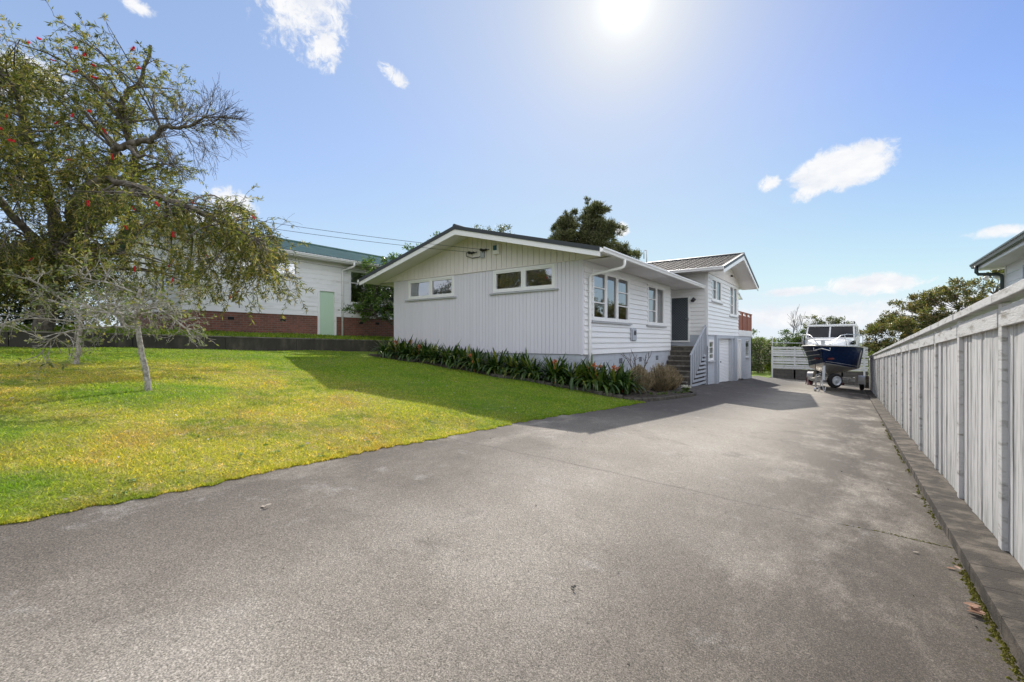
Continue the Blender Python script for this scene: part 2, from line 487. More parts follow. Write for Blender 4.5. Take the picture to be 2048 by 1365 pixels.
for i in range(160):
    x = .62 - abs(rng.normal(0, .33)); x = max(x, -.25); y = jy(x) + rng.normal(0, .006); pts.append((x, y, float(zd(x, y)), rng.uniform(.005, .011)))
tag(moss_blobs('moss', pts, M['moss']), 'yellow green moss growing in the gutter line along the kerb', 'moss')

# grass blades standing on the lawn and on the neighbour's terrace
def grass_patch(name, sampler, zf, dens, hh, label, cap=6.0, seed=1, n=1300000, w0=.007):
    rng = np.random.default_rng(seed)
    X, Y = sampler(rng, n)
    d = np.hypot(X, Y)
    keep = rng.random(len(X)) < np.minimum(1, (3.2 / np.maximum(d, 3.2)) ** 1.35)
    X, Y, d = X[keep], Y[keep], d[keep]
    Z = zf(X, Y)
    P = np.stack([X, Y, Z - .004], 1)
    sc = np.clip(d / 3.2, 1, cap)
    w = w0 * sc ** .85 * rng.uniform(.6, 1.3, len(X))
    h = hh * rng.uniform(.45, 1.25, len(X)) * (1 + .25 * np.sin(X * 2.1) * np.sin(Y * 1.7))
    a = rng.uniform(0, 2 * np.pi, len(X)); b = rng.uniform(0, 2 * np.pi, len(X))
    S = np.stack([np.cos(a), np.sin(a), 0 * a], 1) * (w / 2)[:, None]
    lean = rng.uniform(.3, 1.7, len(X)) * h
    T = P + np.stack([np.cos(b) * lean, np.sin(b) * lean, h], 1)
    V = np.stack([P - S, P + S, T], 1)
    o = np_mesh(name, V, 3, M['blade'])
    return tag(o, label, 'grass', kind='stuff')

def lawn_sampler(rng, n):
    X = -16.5 + 12.5 * rng.random(n) ** .8; Y = -4 + 15.3 * rng.random(n) ** 1.0
    fr = 10.62 + .05 * np.sin(X * 3)
    ok = (X < xl(Y) + .03) & (Y < np.where(X < -4.9, fr, 11.1))
    ok &= np.hypot(X + 12.3, Y - 2.08) > .25
    m = 42000
    Ye = rng.uniform(-3, 11, m); Xe = xl(Ye) - np.abs(rng.normal(0, .05, m)) + .045 + .03 * np.sin(Ye * 9) * np.sin(Ye * 23)
    return np.concatenate([X[ok], Xe]), np.concatenate([Y[ok], Ye])
grass_patch('lawn_grass', lawn_sampler, zl, 0, .027, 'short mown grass of the front lawn, patchy green and straw coloured')
def terrace_sampler(rng, n):
    X = rng.uniform(-19.0, -16.72, n); Y = rng.uniform(-3, 16, n)
    ok = ~((X < -18.95)); return X[ok], Y[ok]
grass_patch('terrace_grass', terrace_sampler, zt, 0, .075, 'longer green grass on the strip above the retaining wall', seed=2, n=130000, w0=.008)

# small litter and weeds lying in the lawn
def litter(name, label, pts, cols, L, seed, cat):
    rng = np.random.default_rng(seed); P = np.array(pts); n = len(P); a = rng.uniform(0, 6.28, n)
    D_ = np.stack([np.cos(a), np.sin(a), rng.uniform(-.1, .4, n)], 1)
    ln = rng.uniform(.5, 1.3, n) * L
    M[name] = leaf_mat(name + '_bits', cols, .15, .7, .2, tcol=(1, 1, .9))
    return tag(np_mesh(name, leaf_quads(P, D_, ln, ln * rng.uniform(.4, .7, n), rng, .5), 4, M[name]), label, cat, kind='stuff')
rng = np.random.default_rng(66)
X = -4.2 - 10 * rng.random(240) ** 1.4; Y = rng.uniform(-.5, 9, 240)
litter('leaf_litter', 'pale dry leaf scraps scattered over the lawn', [(x, y, float(zl(x, y)) + .022) for x, y in zip(X, Y)], [(.30, .18, .10), (.50, .42, .34), (.62, .58, .52)], .035, 67, 'litter')
X = rng.uniform(-3.9, .55, 70); Y = rng.uniform(1.2, 9, 70)
litter('driveway_litter', 'tiny dark and pale scraps scattered over the driveway', [(x, y, float(zd(x, y)) + .004) for x, y in zip(X, Y)], [(.02, .018, .015), (.05, .04, .03), (.40, .36, .30)], .016, 68, 'litter')
pts = []
for _ in range(50):
    y = rng.uniform(-.5, 8) ; x = float(xl(y)) - .04 - abs(rng.normal(0, .9)) ** 1.3
    for _ in range(rng.integers(5, 11)): pts.append((x + rng.normal(0, .02), y + rng.normal(0, .02), float(zl(x, y)) + .016))
litter('lawn_weeds', 'flat broad leaved weeds growing in the lawn near the driveway', pts, [(.15, .24, .04), (.22, .31, .07), (.30, .38, .16)], .034, 69, 'weeds')
# ------------------------------------------------------------------ wall cladding helpers
def cut(intervals, a, b):
    out = []
    for u0, u1 in intervals:
        if b <= u0 or a >= u1: out.append((u0, u1)); continue
        if a > u0: out.append((u0, a))
        if b < u1: out.append((b, u1))
    return out

def boards(mb, P, u0, u1, v0, v1, pitch, holes=(), lap=.032, top=-.004, u1f=None, jit=0.0):
    """lapped horizontal weatherboards on the plane P(u, v, w), cut round the holes"""
    n = max(1, round((v1 - v0) / pitch)); h = (v1 - v0) / n
    for i in range(n):
        a, b = v0 + i * h, v0 + (i + 1) * h
        lv = sorted({a, b, *[x for q in holes for x in q[2:4] if a < x < b]})
        for c, d in zip(lv, lv[1:]):
            iv = [(u0, u1 if u1f is None else u1f((c + d) / 2))]
            for q in holes:
                if q[2] < d - 1e-6 and q[3] > c + 1e-6: iv = cut(iv, q[0], q[1])
            wc = lap + (top - lap) * (c - a) / h; wd = lap + (top - lap) * (d - a) / h
            for e, f in iv:
                mb.quad(P(e, c, wc), P(f, c, wc), P(f, d, wd), P(e, d, wd))
                mb.quad(P(e, c, wc), P(f, c, wc), P(f, c, -.02), P(e, c, -.02))
                mb.quad(P(f, c, wc), P(f, d, wd), P(f, d, -.02), P(f, c, -.02))
                mb.quad(P(e, c, wc), P(e, d, wd), P(e, d, -.02), P(e, c, -.02))

def uprights(mb, P, u0, u1, v0, v1, pitch, holes=(), gap=.009, th=.012, topf=None, botf=None):
    """vertical boards with a narrow groove between neighbours"""
    n = max(1, round((u1 - u0) / pitch)); w = (u1 - u0) / n
    for i in range(n):
        a, b = u0 + i * w + gap / 2, u0 + (i + 1) * w - gap / 2
        lu = sorted({a, b, *[x for q in holes for x in q[0:2] if a < x < b]})
        for c, d in zip(lu, lu[1:]):
            t0 = v1 if topf is None else topf(c); t1 = v1 if topf is None else topf(d)
            iv = [(v0, None)]
            lo = v0
            segs = [(v0, min(t0, t1))]
            for q in holes:
                if q[0] < d - 1e-6 and q[1] > c + 1e-6: segs = cut(segs, q[2], q[3])
            for e, f in segs:
                if f - e < .004: continue
                fa, fb = (t0, t1) if abs(f - min(t0, t1)) < 1e-6 else (f, f)
                mb.hexa([P(c, e, -.006), P(d, e, -.006), P(d, fb, -.006), P(c, fa, -.006), P(c, e, th), P(d, e, th), P(d, fb, th), P(c, fa, th)])

def solid_wall(mb, P, u0, u1, v0, v1, holes=(), w0=-.10, w1=-.008, topf=None):
    """the wall behind the cladding, with its openings"""
    us = sorted({u0, u1, *[x for q in holes for x in q[0:2] if u0 < x < u1]})
    for a, b in zip(us, us[1:]):
        iv = [(v0, v1)]
        for q in holes:
            if q[0] < b - 1e-6 and q[1] > a + 1e-6: iv = cut(iv, q[2], q[3])
        for c, d in iv:
            mb.boxf(P, a, b, c, d, w0, w1)

def window(house, P, u0, u1, v0, v1, mull, trans, curtains=(), sill=True, sill_ext=.12, label=None, blind=0.0, casing=.07, frame_mat='trim', wout=.035, curtain_full=()):
    """casement: mull = bay limits between u0 and u1, trans = list of heights per bay, panes and curtains per bay"""
    f = MB()
    cz = casing
    f.boxf(P, u0, u0 + cz, v0, v1, -.09, wout); f.boxf(P, u1 - cz, u1, v0, v1, -.09, wout)
    f.boxf(P, u0 + cz, u1 - cz, v1 - cz, v1, -.09, wout); f.boxf(P, u0 + cz, u1 - cz, v0, v0 + cz, -.09, wout)
    lim = [u0 + cz] + list(mull) + [u1 - cz]
    for q in mull: f.boxf(P, q - .04, q + .04, v0 + cz, v1 - cz, -.085, wout - .002)
    bays = []
    for i in range(len(lim) - 1):
        a = lim[i] + (.04 if i else 0); b = lim[i + 1] - (.04 if i < len(lim) - 2 else 0)
        # sash
        s = .045
        c, d = v0 + cz, v1 - cz
        f.boxf(P, a, a + s, c, d, -.055, wout - .014); f.boxf(P, b - s, b, c, d, -.055, wout - .014)
        f.boxf(P, a + s, b - s, c, c + s, -.055, wout - .014); f.boxf(P, a + s, b - s, d - s, d, -.055, wout - .014)
        ts = trans[i] if trans else []
        for t in ts: f.boxf(P, a + s, b - s, t - .017, t + .017, -.045, wout - .018)
        bays.append((a + s, b - s, c + s, d - s))
    w = f.build('window', M[frame_mat], house, bevel=.003)
    if label: w['label'] = label
    for i, (a, b, c, d) in enumerate(bays):
        g = MB(); g.quad(P(a - .01, c - .01, -.02), P(b + .01, c - .01, -.02), P(b + .01, d + .01, -.02), P(a - .01, d + .01, -.02))
        g.build('pane', M['glass'], w)
        cov = curtains[i] if i < len(curtains) else 0
        if cov:
            side, amt = cov
            x0, x1 = (a, a + (b - a) * amt) if side == 'l' else (b - (b - a) * amt, b)
            cu = MB()
            n = 60
            cu.grid(lambda s_, t_: P(x0 - .03 + (x1 - x0 + .06) * s_, c - .05 + (d - c + .1) * t_, -.13 + .022 * math.sin(s_ * (x1 - x0) * 70) + .008 * math.sin(s_ * 23 + t_ * 3)), n, 3)
            cu.build('curtain', M['curtain'], w, smooth=True)
    if blind:
        b = MB(); b.boxf(P, lim[0], lim[-1], v1 - cz - blind, v1 - cz, -.12, -.10); b.build('blind', M['gable_top'], w)
    if sill:
        s = MB()
        s.hexa([P(u0 - sill_ext, v0 - .055, -.02), P(u1 + sill_ext, v0 - .055, -.02), P(u1 + sill_ext, v0, -.02), P(u0 - sill_ext, v0, -.02),
                P(u0 - sill_ext, v0 - .06, .085), P(u1 + sill_ext, v0 - .06, .085), P(u1 + sill_ext, v0 - .02, .085), P(u0 - sill_ext, v0 - .02, .085)])
        s.build('sill', M['sill'], w)
    return w

def gutter(P0, P1, out, house, m, h=.115, name='gutter'):
    """open ogee gutter from P0 to P1 (top back edge), out = outward direction"""
    prof = [(0, 0), (0, -h), (.03, -h - .012), (.085, -h), (.10, -h * .55), (.125, -h * .3), (.125, 0), (.115, .004), (.105, 0), (.105, -h * .3), (.07, -h * .85), (.015, -h * .8), (.015, 0)]
    o = Vector(out)
    a, b = Vector(P0), Vector(P1)
    mb = MB(); mb.prism([a + o * x + Vector((0, 0, z)) for x, z in prof], b - a)
    return mb.build(name, m, house)

# ------------------------------------------------------------------ the white house
SW, GW, LW = -6.035, 11.46, -14.22            # side wall x, gable wall y, left wall x
BX, BY0, BY1, DY1 = -4.89, 20.6, 27.25, 31.54  # raised rear wing and deck
RX, RZ, SL = -10.1, 3.66, .256
H = thing('weatherboard_house', 'white single storey weatherboard house with vertical board gable and raised rear wing over a garage', 'house', (-9, 16, -1.2))
def PG(u, v, w): return (u, GW - w, v)           # gable wall, faces -Y
def PS(u, v, w): return (SW + w, u, v)           # side wall, faces +X
def PB(u, v, w): return (BX + w, u, v)           # wing wall, faces +X
def PF(u, v, w): return (u, BY0 - w, v)          # wing front, faces -Y
roof_under = lambda x: RZ - .13 - SL * abs(x - RX)

gh = [(-13.36, -11.0, 1.55, 2.27), (-9.25, -6.93, 1.55, 2.27)]
mb = MB()
uprights(mb, PG, LW, SW, -.375, 2.285, .137, gh)
mb.build('front_wall', M['gable'], H)
mb = MB(); solid_wall(mb, PG, LW, SW, -.37, 2.29, gh); mb.boxf(PG, SW - .055, SW + .012, -.39, 2.29, .0, .022)
mb.build('wall_lining', M['gable'], H)
mb = MB()
uprights(mb, PG, LW - .0, SW + .0, 2.30, 3.5, .205, topf=lambda x: max(2.31, roof_under(x)), gap=.016, th=.04)
mb.prism([PG(LW, 2.30, .012), PG(SW, 2.30, .012), PG(SW, roof_under(SW), .012), PG(RX, roof_under(RX), .012), PG(LW, roof_under(LW), .012)], (0, .1, 0))
mb.boxf(PG, LW, SW, 2.286, 2.306, .0, .052)
mb.build('gable_board', M['gable_top'], H)
# covered eave returns of the gable
for sgn in (-1, 1):
    mb = MB()
    a = SW if sgn > 0 else LW; e = a + sgn * .9
    mb.prism([(a, GW - .04, 2.29), (e, GW - .04, 2.29), (e, GW - .04, roof_under(e)), (a, GW - .04, roof_under(a))], (0, .06, 0))
    mb.build('eave_return', M['gable_top'], H)

window(H, PG, *gh[0], [-12.17], None, curtains=[('l', 1.0), 0], blind=0)
window(H, PG, *gh[1], [-8.07], None, curtains=[('l', .82), 0], blind=0)

s1 = (12.03, 14.78, .60, 2.13); s2 = (16.52, 18.40, .60, 2.14)
sh = [s1, s2]
mb = MB(); boards(mb, PS, GW + .09, 19.2, -.385, 2.285, .172, sh)
mb.build('side_wall', M['white'], H)
mb = MB(); solid_wall(mb, PS, GW + .1, 19.18, -.38, 2.29, sh, w0=-.1, w1=-.012)
mb.boxf(PS, 19.17, 19.215, -.385, 2.29, -.1, .024)
mb.build('wall_lining', M['trim'], H)
t3 = lambda a, b: [a + (b - a) / 3, a + 2 * (b - a) / 3]
window(H, PS, *s1, [12.96, 13.80], [t3(.7, 2.03), [], t3(.7, 2.03)], curtains=[('l', .75), 0, ('r', .5)])
window(H, PS, *s2, [17.50], [t3(.7, 2.03), []], curtains=[0, ('r', .7)])

# foundation
mb = MB()
mb.box(LW + .03, SW - .03, GW + .03, GW + .2, -2.0, -.37)
mb.box(SW - .2, SW - .03, GW + .2, 19.2, -2.3, -.385)
mb.build('foundation_wall', M['found'], H)
for y in (11.95, 14.16, 15.92, 17.68):
    mb = MB()
    mb.boxf(PS, y - .15, y + .15, -.75, -.735, -.03, -.022); mb.boxf(PS, y - .15, y + .15, -.575, -.56, -.03, -.022)
    mb.boxf(PS, y - .15, y - .14, -.735, -.575, -.03, -.022); mb.boxf(PS, y + .14, y + .15, -.735, -.575, -.03, -.022)
    for i in range(3): mb.boxf(PS, y - .14, y + .14, -.70 + i * .04, -.688 + i * .04, -.029, -.024)
    v = mb.build('vent', M['found'], H)
    mb = MB(); mb.boxf(PS, y - .14, y + .14, -.735, -.575, -.034, -.0285); mb.build('grille_back', M['dark'], v)
# closing walls, floor
mb = MB()
mb.box(LW, LW + .1, GW + .1, BY0, -1.2, 2.3)
mb.build('rear_wall', M['white'], H)
mb = MB()
mb.box(-6.95, -6.85, 19.3, BY0, -.25, 2.3)
mb.box(-6.95, SW - .02, 19.2, 19.3, -2.2, 2.3)
mb.build('porch_wall', M['white'], H)
mb = MB(); mb.box(LW + .1, SW - .1, GW + .1, BY0, -.3, -.2); mb.build('floor', M['dark'], H)
mb = MB(); mb.box(LW + .1, SW - .1, GW + .1, BY0, 2.24, 2.28); mb.box(-10.2, -10.1, GW + .2, 19, -.2, 2.24); mb.build('interior_lining', M['soffit'], H)

# main roof
Y0, Y1 = 10.56, 21.0
EL, ER = -15.13, -5.07
rz = lambda x: RZ - SL * abs(x - RX)
def roof_slope(house, O, A, B, la, lb, wave=.185, course=.37, amp=.02, step=.022, m='tile', seg=6):
    """O corner on the ridge, A unit vector along the ridge, B unit vector down the slope"""
    O, A, B = Vector(O), Vector(A), Vector(B)
    N = A.cross(B)
    if N.z < 0: N = -N
    us = np.linspace(0, la, int(la / wave * seg) + 1)
    nc = max(1, round(lb / course)); vs = []
    for i in range(nc):
        vs += [(i * lb / nc, step), ((i + .97) * lb / nc, step * 1.0), ]
    rows = []
    for i in range(nc):
        a, b = i * lb / nc, (i + 1) * lb / nc
        rows += [(a, 0.0), (b - .004, step)]
    mb = MB()
    pts = []
    for v, hgt in rows:
        for u in us:
            ph = 2 * math.pi * u / wave
            pts.append(O + A * u + B * v + N * (hgt + amp * (abs(math.sin(ph / 2)) ** .8)))
    nu = len(us)
    mb.add(pts, [(j * nu + i, j * nu + i + 1, (j + 1) * nu + i + 1, (j + 1) * nu + i) for j in range(len(rows) - 1) for i in range(nu - 1)])
    return mb

ca = 1 / math.sqrt(1 + SL * SL)
roof = MB()
for sgn in (-1, 1):
    q = roof_slope(H, (RX, Y0, RZ - .04), (0, 1, 0), (sgn * ca, 0, -SL * ca), Y1 - Y0, (ER - RX + .03) / ca)
    roof.add(q.v, q.f)
RO = roof.build('roof', M['tile'], H, normals=False)
mb = MB()
for sgn, e in ((-1, EL), (1, ER)):
    mb.prism([(RX, Y0 + .02, RZ - .10), (e, Y0 + .02, rz(e) - .10), (e, Y0 + .02, rz(e) - .05), (RX, Y0 + .02, RZ - .05)], (0, Y1 - Y0 - .02, 0))
mb.build('roof_deck', M['soffit'], RO)
for sgn, e in ((-1, EL), (1, ER)):
    mb = MB(); mb.prism([(RX, Y0 - .045, RZ - .10), (e, Y0 - .045, rz(e) - .10), (e, Y0 - .045, rz(e) + .015), (RX, Y0 - .045, RZ + .015)], (0, .14, 0))
    mb.build('barge_cap', M['capdark'], RO)
    mb = MB(); mb.prism([(RX, Y0 - .02, RZ - .27), (e, Y0 - .02, rz(e) - .235), (e, Y0 - .02, rz(e) - .10), (RX, Y0 - .02, RZ - .10)], (0, .035, 0))
    mb.build('bargeboard', M['trim'], RO)
    mb = MB(); mb.prism([(RX, Y0 + .016, RZ - .135), (e, Y0 + .016, rz(e) - .135), (e, Y0 + .016, rz(e) - .105), (RX, Y0 + .016, RZ - .105)], (0, GW - Y0, 0))
    mb.build('raking_soffit', M['soffit'], RO)
mb = MB(); mb.tube([(RX, Y0 - .05, RZ + .0), (RX, Y1, RZ + .0)], .07, 8); mb.build('ridge_cap', M['capdark'], RO)
mb = MB()
mb.box(SW + .024, ER - .02, GW + .02, BY0 - .03, 2.275, 2.29)
mb.box(-6.85, SW + .024, 19.3, BY0 - .03, 2.275, 2.29)
for y in (13.6, 16.0, 18.4): mb.box(SW + .03, ER - .03, y - .015, y + .015, 2.27, 2.275)
mb.build('soffit', M['soffit'], H)
mb = MB(); mb.box(ER - .03, ER - .0, Y0 + .02, BY0 - .06, 2.265, rz(ER) - .05); mb.build('fascia', M['trim'], H)
gutter((ER + .001, Y0 - .03, 2.365), (ER + .001, BY0 - .04, 2.365), (1, 0, 0), H, M['trim'])
mb = MB(); mb.box(EL - .13, EL, Y0 - .02, 20, 2.25, 2.36); mb.build('gutter', M['trim'], H)

# downpipe at the front corner
mb = MB()
yy = 11.77
mb.tube([(ER + .07, 11.95, 2.25), (ER + .07, 11.95, 2.12), (ER + .04, 11.94, 2.05), (ER - .03, 11.92, 2.02), (SW + .16, yy + .02, 1.90), (SW + .09, yy, 1.85), (SW + .072, yy, 1.76), (SW + .072, yy, .3), (SW + .072, yy, -1.4)], .042, 10)
mb.build('downpipe', M['trim'], H, smooth=True)
for z in (1.4, .3):
    mb = MB(); mb.box(SW + .02, SW + .12, yy - .05, yy + .05, z, z + .03); mb.build('pipe_bracket', M['trim'], H)

# meter box, alarm, lights, cable fittings
mb = MB(); mb.boxf(PS, 14.86, 15.34, .0, .44, .034, .048); mb.boxf(PS, 14.94, 15.28, .03, .40, .048, .09)
q = mb.build('meter_box', M['greytrim'], H, bevel=.006)
q['label'] = 'grey electricity meter board with a round dark meter'
mb = MB(); mb.lathe((SW + .09, 15.11, .28), (1, 0, 0), [(0, .085), (.012, .085), (.022, .07), (.024, .03)], 16); mb.build('meter', M['plastic_dark'], q)
mb = MB(); mb.boxf(PG, -9.19, -8.95, 2.77, 2.90, .04, .13); q = mb.build('alarm_box', M['trim'], H, bevel=.012)
M['alarm_blue'] = mat('alarm_blue', (.015, .10, .17), .3)
mb = MB(); mb.boxf(PG, -9.19, -9.03, 2.91, 3.06, .04, .12); mb.build('strobe_lens', M['alarm_blue'], q, bevel=.015)
mb = MB(); mb.boxf(PG, -9.03, -8.95, 2.90, 3.08, .04, .125); mb.build('alarm_side', M['trim'], q, bevel=.01)
mb = MB(); mb.lathe((-5.42, BY0 - .02, 1.80), (0, -1, 0), [(0, .06), (.03, .06), (.04, .03)], 12)
mb.tube([(-5.42, BY0 - .05, 1.8), (-5.42, BY0 - .12, 1.83), (-5.43, BY0 - .2, 1.79)], .02, 6)
mb.lathe((-5.43, BY0 - .17, 1.82), (-.1, -.5, -.8), [(-.06, .03), (0, .05), (.12, .085)], 12)
mb.build('wall_light', M['plastic_dark'], H, smooth=True)

# ---- rear wing
wz0, wz1 = .27, 2.92
u1 = (21.28, 23.12, 1.78, 2.83); u2 = (24.98, 26.83, 1.28, 2.86)
mb = MB(); boards(mb, PB, BY0, BY1, wz0, wz1, .176, [u1, u2]); mb.build('upper_wall', M['white'], H)
mb = MB(); solid_wall(mb, PB, BY0 + .1, BY1, wz0, wz1, [u1, u2]); mb.boxf(PB, BY0 - .03, BY0 + .03, wz0, wz1, -.1, .026); mb.build('wall_lining', M['trim'], H)
window(H, PB, *u1, [22.14], [[2.3], []], curtains=[('l', .8), ('l', .8)])
window(H, PB, *u2, [25.9], [t3(1.37, 2.77), []], curtains=[('l', .4), 0])
mb = MB(); boards(mb, PF, -13.5, BX - .0, wz0, 3.0, .176, []); boards(mb, PF, -7.0, BX, -.22, .27, .49, [], lap=.012, top=.010)
mb.build('porch_wall', M['white'], H)
mb = MB(); mb.box(-13.5, BX - .02, BY0, BY0 + .1, -2.4, 3.0); mb.box(-13.5, BX, BY1 - .1, BY1, -2.6, 3.0); mb.box(-13.6, -13.5, BY0, BY1, -2.4, 3.0); mb.box(-13.5, BX - .1, BY0 + .1, BY1 - .1, .2, .26)
mb.build('rear_wall', M['white'], H)
mb = MB(); mb.box(-6.85, BX - .0, BY0 - .03, BY0 - .014, -.22, .26); mb.build('porch_plinth', M['greytrim'], H)
# wing roof, ridge along x
WY, WZ, WS_ = 23.95, 4.15, .273
WF = -4.06
wy0, wy1 = 19.7, 28.2
wr = lambda y: WZ - WS_ * abs(y - WY)
roof = MB(); cb = 1 / math.sqrt(1 + WS_ * WS_)
for sgn in (-1, 1):
    q = roof_slope(H, (-14.2, WY, WZ - .04), (1, 0, 0), (0, sgn * cb, -WS_ * cb), WF + 14.2, (WY - wy0 + .03) / cb, wave=.2, course=.36, amp=.028, step=.03)
    roof.add(q.v, q.f)
RW = roof.build('roof', M['tile'], H, normals=False)
mb = MB()
for sgn, e in ((-1, wy0), (1, wy1)):
    mb.prism([(-14.2, WY, WZ - .10), (-14.2, e, wr(e) - .10), (-14.2, e, wr(e) - .055), (-14.2, WY, WZ - .055)], (WF + 14.18, 0, 0))
mb.build('roof_deck', M['soffit'], RW)
for sgn, e in ((-1, wy0), (1, wy1)):
    mb = MB(); mb.prism([(WF - .08, WY, WZ - .09), (WF - .08, e, wr(e) - .09), (WF - .08, e, wr(e) + .03), (WF - .08, WY, WZ + .03)], (.12, 0, 0)); mb.build('barge_cap', M['capdark'], RW)
    mb = MB(); mb.prism([(WF - .02, WY, WZ - .28), (WF - .02, e, wr(e) - .24), (WF - .02, e, wr(e) - .09), (WF - .02, WY, WZ - .09)], (.035, 0, 0)); mb.build('bargeboard', M['trim'], RW)
    mb = MB(); mb.prism([(WF - .02, WY, WZ - .135), (WF - .02, e, wr(e) - .135), (WF - .02, e, wr(e) - .105), (WF - .02, WY, WZ - .105)], (-(WF - BX) + .02, 0, 0)); mb.build('raking_soffit', M['soffit'], RW)
mb = MB(); mb.tube([(-14.2, WY, WZ), (WF + .03, WY, WZ)], .075, 8); mb.build('ridge_cap', M['capdark'], RW)
mb = MB(); mb.box(-13.5, WF - .03, wy0 + .02, BY0 - .03, 2.935, 2.95); mb.build('soffit', M['soffit'], H)
mb = MB(); mb.box(-13.9, WF - .03, wy0, wy0 + .03, 2.9, wr(wy0) - .06); mb.build('fascia', M['trim'], H)
gutter((-9.3, wy0, 3.0), (WF + .01, wy0, 3.0), (0, -1, 0), H, M['trim'])
mb = MB()
uprights(mb, PB, BY0, BY1, 2.93, 4.2, .155, topf=lambda y: max(2.94, wr(y) - .13), gap=.014, th=.034)
mb.prism([PB(BY0, 2.93, .01), PB(BY1, 2.93, .01), PB(BY1, wr(BY1) - .1, .01), PB(WY, WZ - .13, .01), PB(BY0, wr(BY0) - .1, .01)], (-.1, 0, 0))
mb.boxf(PB, BY0, BY1, 2.915, 2.935, 0, .045)
mb.build('gable_board', M['gable_top'], H)
mb = MB(); mb.lathe((BX + .05, 25.1, 3.3), (1, 0, -.3), [(0, .04), (.05, .05), (.1, .035)], 10); mb.tube([(BX + .03, 25.1, 3.3), (BX + .08, 25.1, 3.3)], .02, 6); mb.build('security_light', M['plastic_dark'], H)

# garage level under the wing
def PL(u, v, w): return (BX - .02 + w, u, v)
gw = (20.85, 21.72, -.86, .06); gd = (22.62, 25.42, -2.6, .12); d2 = (27.25, 28.13, -2.6, .10); w3 = (29.57, 30.84, -.96, .08)
mb = MB(); solid_wall(mb, PL, BY0, DY1, -2.7, .268, [gw, gd, d2, w3], w0=-.2, w1=0); mb.box(-9, BX - .02, DY1 - .2, DY1, -2.8, .25); mb.build('garage_wall', M['found'], H)
mb = MB()
mb.boxf(PL, 21.95, 22.20, -2.4, .262, 0, .10); mb.boxf(PL, 26.05, 26.55, -2.4, .262, 0, .10); mb.boxf(PL, 22.2, 26.05, .12, .262, 0, .07); mb.boxf(PL, 22.5, 22.62, -2.4, .12, 0, .06); mb.boxf(PL, 25.42, 25.54, -2.4, .12, 0, .06)
mb.build('garage_pier', M['greytrim'], H)
window(H, PL, *gw, [], [[-.56, -.27]], wout=.03, casing=.06, sill_ext=.06)
window(H, PL, *w3, [], [[]], wout=-.05, casing=.06, sill_ext=.06)
mb = MB()
n = 30
zz0, zz1 = -2.05, .12
pts = []
for i in range(n * 4 + 1):
    z = zz0 + (zz1 - zz0) * i / (n * 4)
    w = -.10 + .014 * math.sin(2 * math.pi * i / 4)
    pts += [PL(22.62, z, w), PL(25.42, z, w)]
mb.add(pts, [(2 * i, 2 * i + 1, 2 * i + 3, 2 * i + 2) for i in range(n * 4)])
q = mb.build('garage_door', M['white'], H)
mb = MB(); mb.lathe(PL(23.55, -1.0, -.09), (1, 0, 0), [(0, .03), (.03, .03), (.035, .01)], 10); mb.build('lock', M['plastic_dark'], q)
mb = MB(); mb.boxf(PL, 27.31, 28.07, -2.1, .04, -.12, -.08); q = mb.build('side_door', M['white'], H)
mb = MB(); mb.boxf(PL, 27.25, 27.31, -2.1, .1, -.13, .02); mb.boxf(PL, 28.07, 28.13, -2.1, .1, -.13, .02); mb.boxf(PL, 27.31, 28.07, .04, .1, -.13, .02); mb.build('frame', M['trim'], q)
mb = MB(); mb.boxf(PL, 27.2, 28.2, -2.24, -2.1, -.12, .12); mb.build('step', M['conc_dark'], q)

# deck at the far end
DK = MB(); DK.box(-9, BX + .02, BY1 + .005, DY1 + .05, .275, .60); DKo = DK.build('deck', M['white'], H)
mb = MB()
y = BY1 + .06
rng = np.random.default_rng(8)
while y < DY1 - .1:
    mb.box(BX - .06, BX - .035, y, y + .135, .62, 1.42); y += .145
mb.build('balustrade_panel', M['timber_red'], DKo)
mb = MB(); mb.box(BX - .13, BX + .02, BY1 + .02, DY1 + .05, 1.60, 1.65); mb.box(BX - .07, BX - .02, BY1 + .02, DY1, 1.40, 1.45)
for y in (BY1 + .05, 28.7, 30.1, DY1 - .06): mb.box(BX - .1, BX - .01, y, y + .09, .6, 1.6)
for y in (28.0, 29.4, 30.8): mb.box(BX - .06, BX - .03, y, y + .5, 1.5, 1.56)
mb.build('handrail', M['timber_red'], DKo)
# small awning over the deck door
M['poly'] = leaf_mat('pale_polycarbonate', [(.62, .68, .58), (.62, .68, .58)], .55, .3, .4, tcol=(1.1, 1.1, 1.0))
mb = MB(); mb.prism([(BX - 1.9, BY1 + .02, 2.86), (BX - .1, BY1 + .02, 2.86), (BX - .1, BY1 + 1.6, 2.42), (BX - 1.9, BY1 + 1.6, 2.42)], (0, 0, .015))
aw = mb.build('awning', M['poly'], H)
mb = MB()
for x in (BX - 1.9, BX - 1.0, BX - .1): mb.beam((x, BY1 + .02, 2.84), (x, BY1 + 1.62, 2.40), .05, .05)
for t in (0, .5, 1): mb.beam((BX - 1.95, BY1 + .03 + 1.58 * t, 2.845 - .44 * t), (BX - .05, BY1 + .03 + 1.58 * t, 2.845 - .44 * t), .05, .05)
mb.beam((BX - .4, BY1, 2.2), (BX - .4, BY1 + 1.0, 2.2), .04, .04)
mb.build('awning_frame', M['greytrim'], aw)

